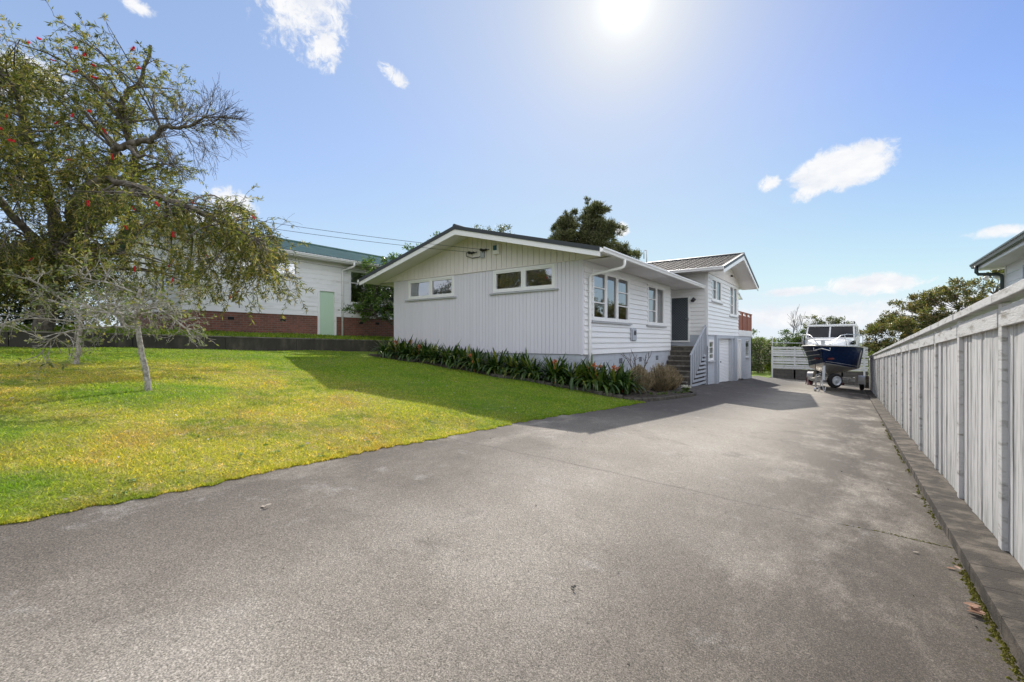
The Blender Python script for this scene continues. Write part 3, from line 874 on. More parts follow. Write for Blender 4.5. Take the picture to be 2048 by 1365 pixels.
# porch: screen door, landing, steps, railing
mb = MB()
x0, x1 = -6.46, -5.61
f = MB(); f.boxf(PF, x0, x0 + .07, -.05, 1.97, .012, .075); f.boxf(PF, x1 - .07, x1, -.05, 1.97, .012, .075); f.boxf(PF, x0 + .07, x1 - .07, 1.9, 1.97, .012, .075); f.boxf(PF, x0 + .07, x1 - .07, -.05, .02, .012, .075)
dr = f.build('screen_door', M['trim'], H)
dr['label'] = 'dark mesh security door in a white frame'
M['mesh_dark'] = mat('dark_screen', (.05, .065, .075), .5, var=.1)
m_, k_, o_ = new_mat('diamond_grille')
s_ = k_.n('ShaderNodeSeparateXYZ', {0: wpos(k_)})
a_ = k_.math('PINGPONG', k_.math('MULTIPLY', k_.math('ADD', s_.outputs[0], s_.outputs[2]), 9.0), .5)
b_ = k_.math('PINGPONG', k_.math('MULTIPLY', k_.math('SUBTRACT', s_.outputs[0], s_.outputs[2]), 9.0), .5)
ln = k_.math('LESS_THAN', k_.math('MINIMUM', a_, b_), .075)
pb = k_.n('ShaderNodeBsdfPrincipled', {'Base Color': k_.mix(ln, (.035, .045, .055), (.12, .135, .15)), 'Roughness': .5})
k_.t.links.new(pb.outputs[0], o_.inputs[0]); M['grille'] = m_
mb = MB(); mb.boxf(PF, x0 + .07, x1 - .07, .02, 1.9, .012, .045); mb.build('mesh_panel', M['grille'], dr)
mb = MB(); mb.boxf(PF, x1 - .06, x1 - .02, .88, 1.02, .075, .085); mb.tube([PF(x1 - .04, .96, .08), PF(x1 - .04, .96, .12), PF(x1 - .16, .96, .125)], .012, 6); mb.build('handle', M['metal'], dr)
SX0, SX1 = SW + .0, -5.03
rs, tr = .19375, .215
top = -.22
TE = MB(); TE.box(SX0 + .002, SX1 + .012, 19.425, 19.8, top - .03, top + .012)
st = MB(); st.box(-6.85, SX1, 19.45, BY0 - .035, -2.3, top)
for i in range(1, 8):
    st.box(SX0, SX1 - .002 * i, 19.45 - tr * i, 19.45 - tr * (i - 1) + .0, -2.3, top - rs * i)
    TE.box(SX0 + .002, SX1 + .012, 19.45 - tr * i - .024, 19.45 - tr * (i - 1) - .004, top - rs * i - .03, top - rs * i + .012)
q = st.build('steps', M['conc_dark'], H)
q['label'] = 'worn dark concrete steps up to the porch'
TE.build('tread', M['conc_mid'], q, bevel=.004)
RXX = -4.965
mb = MB()
ry0, ry1 = 18.28, 20.52
hz = lambda y: -.575 + (y - ry0) / (ry1 - ry0) * 1.215
mb.beam((RXX, ry0, hz(ry0)), (RXX, ry1, hz(ry1)), .045, .09)
mb.beam((RXX, ry1 - .02, hz(ry1) + .02), (RXX, ry1 + .06, hz(ry1) - .05), .045, .08)
rail = mb.build('stair_railing', M['greytrim'], H)
rail['label'] = 'blue grey stair railing of nested angled boards'
for i in range(8):
    y = ry0 + .06 + i * .262; zb = -1.80 + i * .162
    mb = MB()
    mb.box(RXX - .022, RXX + .022, y, y + .085, zb, hz(y) - .02)
    mb.box(RXX - .0215, RXX + .0215, y + .085, ry1 + .02, zb, zb + .088)
    mb.build('baluster_board', M['greytrim'], rail)
mb = MB(); mb.box(RXX - .045, RXX + .045, ry1 + .03, ry1 + .075, -1.9, hz(ry1) - .03); mb.build('post', M['greytrim'], rail)
# vent pipe on the roof (curved top)
mb = MB()
px, py = -8.24, 22.5
pts = [(px, py, 3.5), (px, py, 4.52)] + [(px - .07 * CS + .07 * CS * math.cos(a), py - .07 * SN + .07 * SN * math.cos(a), 4.52 + .07 * math.sin(a)) for a in np.linspace(.3, math.pi, 8)] + [(px - .14 * CS, py - .14 * SN, 4.15)]
mb.tube(pts, .022, 8); mb.build('vent_pipe', M['metal'], H, smooth=True)
# ------------------------------------------------------------------ neighbour on the left: white boards over red brick, green iron roof
M['brick'] = block_mat('red_brown_brick', (.25, .092, .06), (.165, .068, .048), (.20, .17, .145), .24, .086, .009, .9, .6, .2, ((.06, .045, .04), .45))
M['nb_white'] = mat('flaking_white_boards', (.80, .80, .79), .6, col2=(.60, .58, .54), ms=3, mlo=.52, mhi=.8, var=.06, vs=4, stretch=(1, .4, 2))
NX, NY0, NY1 = -19.1, 5.96, 24.0
N = thing('neighbour_house', 'white boarded house on red brick base with green corrugated roof and a pale green door', 'house', (-22, 12, .3))
def PN(u, v, w): return (NX + w, u, v)
def PNF(u, v, w): return (u, NY0 - w, v)
ndoor = (11.13, 12.05, .2, 2.33)
nw = (12.72, 16.4, 1.75, 3.42); bw = (7.9, 10.26, 2.75, 3.42)
mb = MB(); solid_wall(mb, PN, NY0, NY1, -.3, 1.12, [ndoor], w0=-.2, w1=0); solid_wall(mb, PNF, -26.5, NX - .2, -.3, 1.12, [], w0=-.2, w1=0); mb.build('brick_base', M['brick'], N)
mb = MB(); boards(mb, PN, NY0, NY1, 1.12, 3.6, .205, [ndoor, nw, bw], lap=.035, top=.022); solid_wall(mb, PN, NY0, NY1, 1.12, 3.6, [ndoor, nw, bw]); mb.boxf(PN, NY0 - .04, NY0 + .05, 1.1, 3.6, -.05, .045)
mb.build('side_wall', M['nb_white'], N)
fw = (-21.9, -20.3, 1.5, 2.75)
mb = MB(); boards(mb, PNF, -26.5, NX, 1.12, 3.6, .205, [fw], lap=.035, top=.022); solid_wall(mb, PNF, -26.5, NX, 1.12, 3.6, [fw]); mb.prism([PNF(-26.5, 3.6, 0), PNF(NX, 3.6, 0), PNF(-22.6, 4.75, 0)], (0, .1, 0)); mb.build('front_wall', M['nb_white'], N)
mb = MB(); mb.box(-26.5, -26.4, NY0, NY1, 0, 3.6); mb.box(-26.5, NX - .1, NY1 - .1, NY1, 0, 3.6); mb.box(-26.4, NX - .1, NY0 + .1, NY1 - .1, 3.5, 3.55); mb.box(-26.4, NX - .1, NY0 + .1, NY1 - .1, .9, .95); mb.build('rear_wall', M['nb_white'], N)
M['blue_drape'] = leaf_mat('blue_drape', [(.03, .06, .16), (.03, .06, .16)], .2, .8, .1, tcol=(1, 1, 1))
window(N, PN, *nw, [14.5], [[2.78], [2.78]], curtains=[0, ('r', .3)], blind=.45)
w = window(N, PN, *bw, [9.1], None, label='high window with dark blue drapes')
mb = MB(); mb.grid(lambda a, b: PN(bw[0] + (bw[1] - bw[0]) * a, bw[2] + (bw[3] - bw[2]) * b, -.08 + .015 * math.sin(a * 60)), 50, 1); mb.build('curtain', M['blue_drape'], w)
w = window(N, PNF, *fw, [-21.1], None)
mb = MB(); mb.grid(lambda a, b: PNF(fw[0] + (fw[1] - fw[0]) * a, fw[2] + (fw[3] - fw[2]) * b, -.08 + .015 * math.sin(a * 60)), 50, 1); mb.build('curtain', M['blue_drape'], w)
mb = MB(); mb.boxf(PN, 11.23, 11.95, .26, 2.25, -.05, -.01); d = mb.build('door', M['mint'], N); d['label'] = 'plain pale green door'
mb = MB(); mb.boxf(PN, 11.13, 11.23, .2, 2.33, -.06, .05); mb.boxf(PN, 11.95, 12.05, .2, 2.33, -.06, .05); mb.boxf(PN, 11.23, 11.95, 2.25, 2.33, -.06, .05); mb.build('frame', M['nb_white'], d)
for y in (13.4, 14.35, 15.3, 7.6, 9.6):
    mb = MB(); mb.boxf(PN, y - .11, y + .11, .82, .93, -.01, .004); v = mb.build('vent', M['dark'], N)
# corrugated roof
RXn, RZn, EXn, EZn = -22.6, 5.0, -18.45, 3.74
for sgn in (1, -1):
    mb = MB(); nn = 18.9
    n = int(nn / .16 * 6)
    pts = []
    for i in range(n + 1):
        y = 5.3 + nn * i / n; h = .018 * math.cos(2 * math.pi * i / 6)
        pts += [(RXn, y, RZn + h), (RXn + sgn * (EXn - RXn), y, EZn + h)]
    mb.add(pts, [(2 * i, 2 * i + 1, 2 * i + 3, 2 * i + 2) for i in range(n)])
    r = mb.build('roof', M['greenroof'], N, normals=False)
mb = MB(); mb.tube([(RXn, 5.28, RZn + .01), (RXn, 24.2, RZn + .01)], .09, 8); mb.build('ridge_cap', M['greenroof'], r)
mb = MB(); mb.box(NX + .02, EXn - .05, 5.4, 24, 3.585, 3.6); mb.build('soffit', M['soffit'], N)
mb = MB(); mb.box(EXn - .05, EXn - .02, 5.35, 24, 3.56, 3.69); mb.build('fascia', M['nb_white'], N)
gutter((EXn - .019, 5.35, 3.70), (EXn - .019, 24, 3.70), (1, 0, 0), N, M['nb_white'], h=.09)
for e in (EXn, 2 * RXn - EXn):
    mb = MB(); mb.prism([(RXn, 5.3, RZn - .18), (e, 5.3, EZn - .18), (e, 5.3, EZn - .01), (RXn, 5.3, RZn - .01)], (0, .04, 0)); mb.build('bargeboard', M['nb_white'], N)
mb = MB(); yy = 12.33
mb.tube([(EXn + .05, 12.55, 3.62), (EXn + .05, 12.55, 3.5), (EXn + .02, 12.53, 3.44), (NX + .14, yy + .03, 3.32), (NX + .09, yy, 3.27), (NX + .085, yy, 3.15), (NX + .085, yy, .2)], .045, 10); mb.build('downpipe', M['nb_white'], N, smooth=True)

# lower beige building farther left, behind the trees
B = thing('garden_shed', 'low beige building half hidden behind the trees on the left', 'shed', (-33, 8, .3))
M['beige'] = mat('beige_render', (.52, .47, .42), .8, var=.08, vs=2)
mb = MB(); mb.box(-36, -27.2, 8.5, 8.7, -.2, 2.35); mb.box(-36, -35.8, 8.7, 14, -.2, 2.35); mb.box(-27.4, -27.2, 8.7, 14, -.2, 2.35); mb.build('wall', M['beige'], B)
mb = MB(); mb.prism([(-36.3, 8.2, 2.35), (-27.0, 8.2, 2.35), (-27.0, 8.2, 2.5), (-36.3, 8.2, 2.5)], (0, 6.2, .3)); mb.build('roof', M['tile'], B)

# retaining wall between the lawn and the terrace
RWt = thing('retaining_wall', 'low stained concrete retaining wall along the top of the lawn', 'wall', (-16.6, 5, -.2))
mb = MB()
y = -8.0
while y < 17.5:
    a, b = y, y + 2.4
    for zz, x0, x1 in ((0, -16.66, -16.50),):
        mb.hexa([(x0, a, -1.0), (x1, a, -1.0), (x1, b - .012, -1.0), (x0, b - .012, -1.0), (x0, a, .255 - .0204 * a), (x1, a, .255 - .0204 * a), (x1, b - .012, .255 - .0204 * b), (x0, b - .012, .255 - .0204 * b)])
    y += 2.4
mb.build('wall_panel', M['wallconc'], RWt, bevel=.012)
mb = MB()
mb.hexa([(-16.67, -8, .257 - .0204 * -8), (-16.485, -8, .257 + .163), (-16.485, 17.6, .257 - .359), (-16.67, 17.6, .257 - .359), (-16.67, -8, .295 + .163), (-16.485, -8, .295 + .163), (-16.485, 17.6, .295 - .359), (-16.67, 17.6, .295 - .359)])
M['coping'] = mat('pale_worn_coping', (.20, .185, .155), .95, col2=(.085, .08, .05), ms=3, var=.2, vs=14, bump=.4, bs=40)
mb.build('coping', M['coping'], RWt)

# ------------------------------------------------------------------ neighbour on the right, seen over the fence
Rn = thing('neighbour_house', 'pale boarded house corner with dark gutter and floodlights rising above the fence', 'house', (7, 12, -1.5))
def PR(u, v, w): return (3.5 - w, u, v)
def PRE(u, v, w): return (u, 18.4 + w, v)
rwin = (14.2, 16.75, .6, 1.9)
mb = MB(); boards(mb, PR, 6, 18.4, -2.4, 2.08, .235, [rwin], lap=.018, top=.008); solid_wall(mb, PR, 6, 18.4, -2.4, 2.08, [rwin]); mb.boxf(PR, 18.32, 18.42, -2.4, 2.08, -.05, .03); mb.build('side_wall', M['white'], Rn)
mb = MB(); mb.box(3.6, 11.5, 18.3, 18.4, -2.4, 2.08); mb.box(3.6, 11.5, 6.0, 6.1, -2.4, 2.08); mb.box(11.4, 11.5, 6.1, 18.3, -2.4, 2.08); mb.build('rear_wall', M['white'], Rn)
window(Rn, PR, *rwin, [15.5], None, frame_mat='greytrim')
mb = MB(); mb.box(3.02, 11.9, 5.6, 18.95, 2.08, 2.10); mb.build('soffit', M['soffit'], Rn)
mb = MB(); mb.box(2.99, 3.02, 5.6, 18.95, 2.07, 2.19); mb.box(3.02, 11.9, 18.95, 18.98, 2.07, 2.19); mb.build('fascia', M['trim'], Rn)
M['gutter_dark'] = mat('charcoal_gutter', (.035, .05, .048), .35, var=.05)
gutter((2.988, 5.6, 2.27), (2.988, 19.08, 2.27), (-1, 0, 0), Rn, M['gutter_dark'])
gutter((2.99, 18.981, 2.268), (11.9, 18.981, 2.268), (0, 1, 0), Rn, M['gutter_dark'])
mb = MB(); mb.hexa([(2.98, 5.6, 2.22), (11.9, 5.6, 2.22), (11.9, 19.0, 2.22), (2.98, 19.0, 2.22), (7.2, 9.5, 3.9), (7.6, 9.5, 3.9), (7.6, 14.8, 3.9), (7.2, 14.8, 3.9)]); mb.build('roof', M['capdark'], Rn)
mb = MB(); mb.tube([(2.93, 18.55, 2.17), (2.93, 18.55, 1.98), (2.97, 18.53, 1.92), (3.36, 18.46, 1.88), (3.42, 18.45, 1.84), (3.43, 18.45, 1.75), (3.43, 18.45, -2.2)], .045, 10); mb.build('downpipe', M['gutter_dark'], Rn, smooth=True)
fl = MB(); fl.box(3.40, 3.5, 18.62, 18.72, 1.80, 1.92); fl.tube([(3.45, 18.45, 1.86), (3.42, 18.7, 1.84)], .02, 6)
f = fl.build('floodlight', M['trim'], Rn)
for i, (x, y) in enumerate(((3.22, 19.0), (3.40, 18.72))):
    mb = MB(); mb.lathe((x, y, 1.86), (-.45, -.25, -.75), [(-.05, .03), (0, .06), (.06, .075), (.08, .06)], 14); mb.build('lamp_head', M['trim'], f, smooth=True)

# ------------------------------------------------------------------ cables to the house and to the block between
def cable(name, label, a, b, sag, r=.007):
    a, b = Vector(a), Vector(b)
    pts = [a.lerp(b, i / 40) + Vector((0, 0, -sag * 4 * (i / 40) * (1 - i / 40))) for i in range(41)]
    mb = MB(); mb.tube(pts, r, 5)
    return tag(mb.build(name, M['wire'], origin=a), label, 'cable', 'overhead service cables')
cable('power_cable', 'upper overhead cable ending at the right hand gable insulator', (-9.65, GW - .22, 2.98), (-26.5, -2, 6.75), .42)
cable('power_cable', 'lower overhead cable ending at the left hand gable insulator', (-10.18, GW - .22, 2.95), (-27.2, -2.4, 6.75), .47)
cable('power_cable', 'lowest thin overhead cable passing to the bargeboard of the left eave', (-14.1, 10.5, 2.52), (-26.5, 1.0, 5.9), .30)
for x, z in ((-9.62, 2.98), (-10.15, 2.95)):
    mb = MB()
    mb.lathe((x, GW - .04, z - .02), (0, -1, 0), [(0, .04), (.02, .04), (.03, .02), (.08, .02), (.09, .045), (.13, .05), (.15, .03), (.17, .045), (.2, .03)], 12)
    mb.lathe((x + .16, GW - .1, z - .02), (-1, -.3, 0), [(0, .02), (.02, .035), (.05, .035), (.07, .02), (.09, .035), (.12, .03)], 10)
    mb.tube([(x + .16, GW - .1, z - .02), (x + .22, GW - .03, z)], .014, 6)
    mb.build('insulator', M['plastic_dark'], H)
mb = MB(); mb.tube([(-10.3, GW - .15, 2.96), (-10.33, GW - .12, 2.84), (-10.1, GW - .08, 2.76), (-9.8, GW - .08, 2.76), (-9.62, GW - .1, 2.84), (-9.6, GW - .14, 2.95)], .012, 6); mb.build('cable_loop', M['wire'], H)
mb = MB(); mb.box(-9.72, -9.58, GW - .12, GW - .04, 2.72, 2.92); mb.build('fuse_box', M['greytrim'], H, bevel=.01)
# ------------------------------------------------------------------ kerb and paling fence along the right boundary
KB = MB()
y = -6.0; rng = np.random.default_rng(21)
while y < 33:
    L = .39; o = rng.normal(0, .001); zz = 0
    a, b = y, y + L - .0015
    z0 = lambda q: float(zd(.62, q))
    KB.hexa([(.62 + o, a, z0(a) - .3), (.93, a, z0(a) - .3), (.93, b, z0(b) - .3), (.62 + o, b, z0(b) - .3), (.622 + o, a, -1.262 - .0428 * a + zz), (.93, a, -1.258 - .0428 * a + zz), (.93, b, -1.258 - .0428 * b + zz), (.622 + o, b, -1.262 - .0428 * b + zz)])
    y += L
tag(KB.build('kerb', M['kerb'], bevel=.003), kind='structure')

FX = .865
FN = thing('paling_fence', 'tall weathered white paling fence on the kerb along the driveway', 'fence', (FX, 12, -1.5))
ft = lambda y: .535 - .043 * y           # top of the capping
fb = lambda y: -1.262 - .0428 * y
ys_ = [3.09 - 1.53 * 4 + 1.53 * i for i in range(24)]
rng = np.random.default_rng(4)
for i, y in enumerate(ys_):
    mb = MB(); t = rng.normal(0, .004)
    mb.box(FX - .018 + t, FX + .06, y - .048, y + .048, fb(y) + .002, ft(y) - .075)
    mb.build('post', M['railpaint'], FN, bevel=.004)
for y, y2 in zip(ys_, ys_[1:]):
    mb = MB(); n = 11; a0, b0 = y + .05, y2 - .05; wd = rng.uniform(.75, 1.25, n); ed = a0 + (b0 - a0) * np.concatenate([[0], np.cumsum(wd)]) / wd.sum()
    for i in range(n):
        a, b = ed[i] + rng.uniform(.0005, .004), ed[i + 1] - rng.uniform(.0005, .003)
        o = rng.normal(0, .004); tw = rng.normal(0, .003); bz = rng.uniform(0, .012)
        mb.hexa([(FX + .006 + o, a, fb(a) + bz), (FX + .03, a, fb(a) + bz), (FX + .03, b, fb(b) + bz), (FX + .006 + o + tw, b, fb(b) + bz), (FX + .006 + o, a, ft(a) - .09), (FX + .03, a, ft(a) - .09), (FX + .03, b, ft(b) - .09), (FX + .006 + o + tw, b, ft(b) - .09)])
    mb.build('paling_panel', M['paling'], FN)
    mb = MB(); a, b = y + .05, y2 - .05
    mb.hexa([(FX - .024, a, ft(a) - .24), (FX - .002, a, ft(a) - .24), (FX - .002, b, ft(b) - .24), (FX - .024, b, ft(b) - .24), (FX - .024, a, ft(a) - .105), (FX - .002, a, ft(a) - .105), (FX - .002, b, ft(b) - .105), (FX - .024, b, ft(b) - .105)])
    mb.build('rail', M['railpaint'], FN, bevel=.003)
    for h in (0, 1):
        a = y + h * .765 + .006; b = y + h * .765 + .759; e = rng.normal(0, .003)
        mb = MB(); mb.hexa([(FX - .055 + e, a, ft(a) - .07), (FX + .085, a, ft(a) - .05), (FX + .085, b, ft(b) - .05), (FX - .055 + e, b, ft(b) - .07), (FX - .055 + e, a, ft(a) - .008), (FX + .085, a, ft(a) + .01), (FX + .085, b, ft(b) + .01), (FX - .055 + e, b, ft(b) - .008)])
        mb.build('capping_board', M['railpaint'], FN, bevel=.004)
# end block where the fence meets the cross fence
yE = ys_[-1]
mb = MB(); mb.box(.66, .95, yE + .1, yE + .35, -3.2, -1.95); tag(mb.build('end_block', M['kerb'], origin=(.8, yE + .2, -2.7), bevel=.01), 'short concrete end block where the kerb stops behind the boat', 'block')

# slatted cross fence on a block wall behind the boat
SF = thing('slatted_fence', 'white horizontal slat fence on a dark block wall behind the boat', 'fence', (-1.7, 36, -2.5))
M['slat'] = mat('worn_white_slat', (.60, .60, .60), .75, col2=(.42, .41, .40), ms=4, mlo=.5, mhi=.75, isl=.06)
M['block_dark'] = block_mat('dark_block_wall', (.085, .078, .07), (.11, .10, .09), (.05, .045, .04), .4, .2, .01, .95, .4, .2)
mb = MB(); mb.box(-4.3, .9, 36.0, 36.2, -3.0, -1.92); mb.build('block_wall', M['block_dark'], SF)
mb = MB(); rng = np.random.default_rng(9)
for i in range(9):
    z = -1.88 + i * .168; h = (.15, .10, .13, .15, .09, .14, .15, .11, .14)[i]
    mb.box(-4.3, .9, 35.97, 35.99, z, z + h)
mb.build('slat_panel', M['slat'], SF)
for x in (-4.32, -3.0, -1.7, -.4, .72):
    mb = MB(); mb.box(x - .05, x + .05, 35.96 if x in (-4.32, .72) else 36.0, 36.09, -2.55, -.36); mb.build('post', M['slat'], SF)
mb = MB(); mb.tube([(-4.32, 36.05, -.3), (-4.32, 36.05, .32)], .03, 6); mb.tube([(-4.32, 36.05, -.12), (-2.4, 36.05, -.15), (.7, 36.05, -.15)], .03, 6); mb.tube([(-2.4, 36.05, -.15), (-1.9, 36.05, .1)], .025, 6); mb.build('pipe_rail', M['metal'], SF)

# ------------------------------------------------------------------ boat and trailer
BO = Vector((-.97, 24.75, 0)); BE = Vector((.062, .998, 0)).normalized(); BR = Vector((BE.y, -BE.x, 0))
def bp(s, t, z): return BO + BE * s + BR * t + Vector((0, 0, z))
boat = thing('motor_boat', 'navy blue aluminium motor boat with white cabin parked on a trailer, bow towards the viewer', 'boat', tuple(bp(3, 0, -1.7)))
M['navy'] = mat('navy_gloss_paint', (.006, .016, .05), .42, var=.1, spec=.05)
M['boat_white'] = mat('boat_white_paint', (.80, .80, .78), .3, var=.03)
M['screen'] = glass_mat('boat_screen_glass', 1.55, (.10, .12, .15))
S = [0, .25, .6, 1.1, 1.8, 2.7, 3.8, 5.0, 6.2]
SH = [.05, .34, .62, .86, 1.05, 1.17, 1.23, 1.23, 1.18]
SZ = [-.215, -.222, -.232, -.245, -.265, -.29, -.32, -.35, -.38]
CH = [.0, .05, .17, .38, .66, .88, 1.0, 1.04, 1.02]
CZ = [-.98, -1.0, -1.04, -1.1, -1.19, -1.28, -1.36, -1.4, -1.4]
KZ = [-.99, -1.12, -1.28, -1.45, -1.60, -1.69, -1.73, -1.75, -1.75]
RK = [-.42, -.34, -.24, -.14, -.06, 0, 0, 0, 0]
def hull_pt(i, side, f):                # f: 0 sheer .. 1 chine
    w = SH[i] + (CH[i] - SH[i]) * (f + .22 * math.sin(math.pi * f)); z = SZ[i] + (CZ[i] - SZ[i]) * f
    return bp(S[i] + RK[i] * (1 - f), side * w, z)
mb = MB()
for side in (-1, 1):
    nf = 6; vs = [hull_pt(i, side, j / nf) for i in range(len(S)) for j in range(nf + 1)]
    mb.add(vs, [(i * (nf + 1) + j, (i + 1) * (nf + 1) + j, (i + 1) * (nf + 1) + j + 1, i * (nf + 1) + j + 1) for i in range(len(S) - 1) for j in range(nf)])
mb.quad(hull_pt(0, -1, 0), hull_pt(0, 1, 0), hull_pt(0, 1, 1), hull_pt(0, -1, 1))
mb.quad(hull_pt(8, -1, 0), hull_pt(8, 1, 0), hull_pt(8, 1, 1), hull_pt(8, -1, 1))
hull = mb.build('hull', M['navy'], boat, smooth=False)
mb = MB()
for side in (-1, 1):
    vs = []
    for i in range(len(S)): vs += [bp(S[i], side * (CH[i] + .012), CZ[i] + .012), bp(S[i], side * CH[i], CZ[i] - .035), bp(S[i], 0, KZ[i])]
    mb.add(vs, [(i * 3 + j, (i + 1) * 3 + j, (i + 1) * 3 + j + 1, i * 3 + j + 1) for i in range(len(S) - 1) for j in range(2)])
mb.build('hull_bottom', M['alu'], boat)
for side in (-1, 1):
    mb = MB(); mb.tube([hull_pt(i, side, 0) + Vector((0, 0, .01)) for i in range(len(S))], .028, 6); mb.build('gunwale', M['alu'], hull, smooth=True)
    for f in (.27, .5, .74) if side < 0 else (.9,):
        mb = MB(); mb.tube([hull_pt(i, side, f) + BR * side * .008 for i in range(1, len(S))], .011, 5); mb.build('strake', M['alu'], hull)
mb = MB()  # foredeck and cabin front rising to the screen
prof = [(.05, .04, -.20, -.20), (.5, .50, -.19, -.12), (1.0, .74, -.21, -.03), (1.6, .90, -.22, .07), (2.2, 1.0, -.24, .13), (2.55, 1.03, -.25, .15)]
vs = []
for s, w, ze, zc in prof:
    vs += [bp(s + .06, -w * 1.04, ze - .03), bp(s, -w * .84, ze + (zc - ze) * .8), bp(s, -w * .45, zc), bp(s, w * .45, zc), bp(s, w * .84, ze + (zc - ze) * .8), bp(s + .06, w * 1.04, ze - .03)]
mb.add(vs, [(i * 6 + j, (i + 1) * 6 + j, (i + 1) * 6 + j + 1, i * 6 + j + 1) for i in range(5) for j in range(5)])
for side in (-1, 1):                     # cabin sides and deck strips
    mb.prism([bp(2.5, side * 1.0, -.27), bp(5.0, side * 1.06, -.33), bp(5.0, side * 1.04, .3), bp(2.6, side * 1.0, .15)], BR * (-side * .03))
    mb.quad(bp(1.5, side * .8, -.24), bp(1.5, side * 1.0, -.255), bp(6.1, side * 1.17, -.37), bp(6.1, side * .9, -.37))
mb.quad(bp(5.0, -1.1, -.34), bp(5.0, 1.1, -.34), bp(6.15, 1.1, -.39), bp(6.15, -1.1, -.39))
cab = mb.build('cabin', M['boat_white'], boat)
for side in (-1, 1):
    mb = MB(); pts = [bp(1.38, side * .88, -.155), bp(2.25, side * 1.035, -.16), bp(2.3, side * 1.02, .03), bp(1.95, side * .955, .02), bp(1.6, side * .9, -.06)]
    mb.prism(pts, BR * side * .02); mb.build('side_window', M['screen'], cab)
# windscreen
a0, a1 = (2.56, .14), (3.0, .76)
def ws(t, f): return bp(a0[0] + (a1[0] - a0[0]) * f, t * (1.0 - .05 * f), a0[1] + (a1[1] - a0[1]) * f)
mb = MB()
for t in (-.98, 0, .98): mb.beam(ws(t, 0), ws(t, 1), .06, .05, tuple(BE))
mb.beam(ws(-1, .02), ws(1, .02), .05, .05); mb.beam(ws(-1, .97), ws(1, .97), .05, .05)
for side in (-1, 1):
    mb.beam(bp(3.0, side * .95, .74), bp(5.0, side * .98, .74), .05, .05); mb.beam(bp(4.9, side * .98, .74), bp(5.0, side * 1.03, .25), .06, .06); mb.beam(bp(3.9, side * .97, .74), bp(3.9, side * 1.03, .22), .05, .05)
wf = mb.build('windscreen_frame', M['boat_white'], boat)
for t0, t1 in ((-.95, -.03), (.03, .95)):
    mb = MB(); mb.quad(ws(t0, .05), ws(t1, .05), ws(t1, .95), ws(t0, .95)); g = mb.build('windscreen', M['screen'], wf)
    mb = MB(); mb.quad(*[p_ + BE * .05 for p_ in (ws(t0, .05), ws(t1, .05), ws(t1, .95), ws(t0, .95))])
    mb.build('pane_backing', M['navy'] if t0 > 0 else M['plastic_dark'], g)  # sheets added behind the glass; navy colours in the right pane's blue reflection
for side in (-1, 1):
    mb = MB(); mb.quad(bp(2.7, side * .985, .17), bp(4.9, side * 1.02, .27), bp(4.85, side * .98, .72), bp(3.05, side * .96, .72)); mb.build('cabin_pane', M['screen'], cab)
mb = MB(); mb.prism([bp(2.92, -1.0, .76), bp(2.92, 1.0, .76), bp(2.96, .96, .83), bp(2.96, -.96, .83)], BE * 2.2); mb.build('hardtop', M['boat_white'], boat)
for t in (-.85, -.42, 0, .42, .85):
    mb = MB(); mb.tube([bp(4.9, t, .82), bp(4.95, t, 1.02)], .025, 6); mb.build('rod_holder', M['plastic_dark'], boat)
mb = MB(); mb.beam(ws(-.9, .55), ws(-.35, .97), .02, .02); mb.build('wiper', M['plastic_dark'], boat)
for side in (-1, 1):                     # bow rails
    mb = MB()
    mb.tube([bp(.25, side * .16, -.2), bp(.45, side * .3, -.08), bp(.75, side * .46, .12), bp(1.0, side * .58, .25), bp(1.3, side * .76, .31), bp(2.2, side * 1.08, .30), bp(3.1, side * 1.24, .26), bp(3.4, side * 1.27, .18), bp(3.45, side * 1.27, -.0), bp(3.4, side * 1.22, -.3)], .018, 6)
    for s, w, zt_, wb in ((1.15, .7, .29, .78), (2.0, 1.02, .31, 1.0), (2.8, 1.2, .28, 1.12)): mb.tube([bp(s, side * w, zt_), bp(s + .05, side * wb, -.24)], .014, 6)
    mb.build('bow_rail', M['metal'], boat, smooth=True)
mb = MB()
mb.tube([bp(-.5, -.3, -.3), bp(-.5, -.3, -.42), bp(-.55, 0, -.33), bp(-.5, .3, -.42), bp(-.5, .3, -.3)], .02, 6); mb.beam(bp(-.55, 0, -.2), bp(.3, 0, -.17), .14, .05); mb.beam(bp(-.35, 0, -.15), bp(-.35, 0, -.4), .05, .05)
mb.beam(bp(-.1, -.3, .02), bp(-.1, .32, .04), .03, .03); mb.box(*(lambda p_: (p_.x - .07, p_.x + .07, p_.y - .08, p_.y + .08, -.17, .03))(bp(-.05, 0, 0)))
mb.build('anchor_roller', M['metal'], boat)
M['lime'] = mat('lime_strap', (.35, .60, .04), .5)
mb = MB(); mb.beam(hull_pt(5, -1, 0) - BR * .03 + Vector((0, 0, .0)), hull_pt(5, -1, .72) - BR * .05, .012, .07, tuple(BE)); mb.build('tie_down', M['lime'], boat)
mb = MB(); mb.beam(hull_pt(6, 1, .15) + BR * .02, hull_pt(6, 1, .95) + BR * .03, .012, .22, tuple(BE)); mb.build('side_decal', M['alu'], boat)

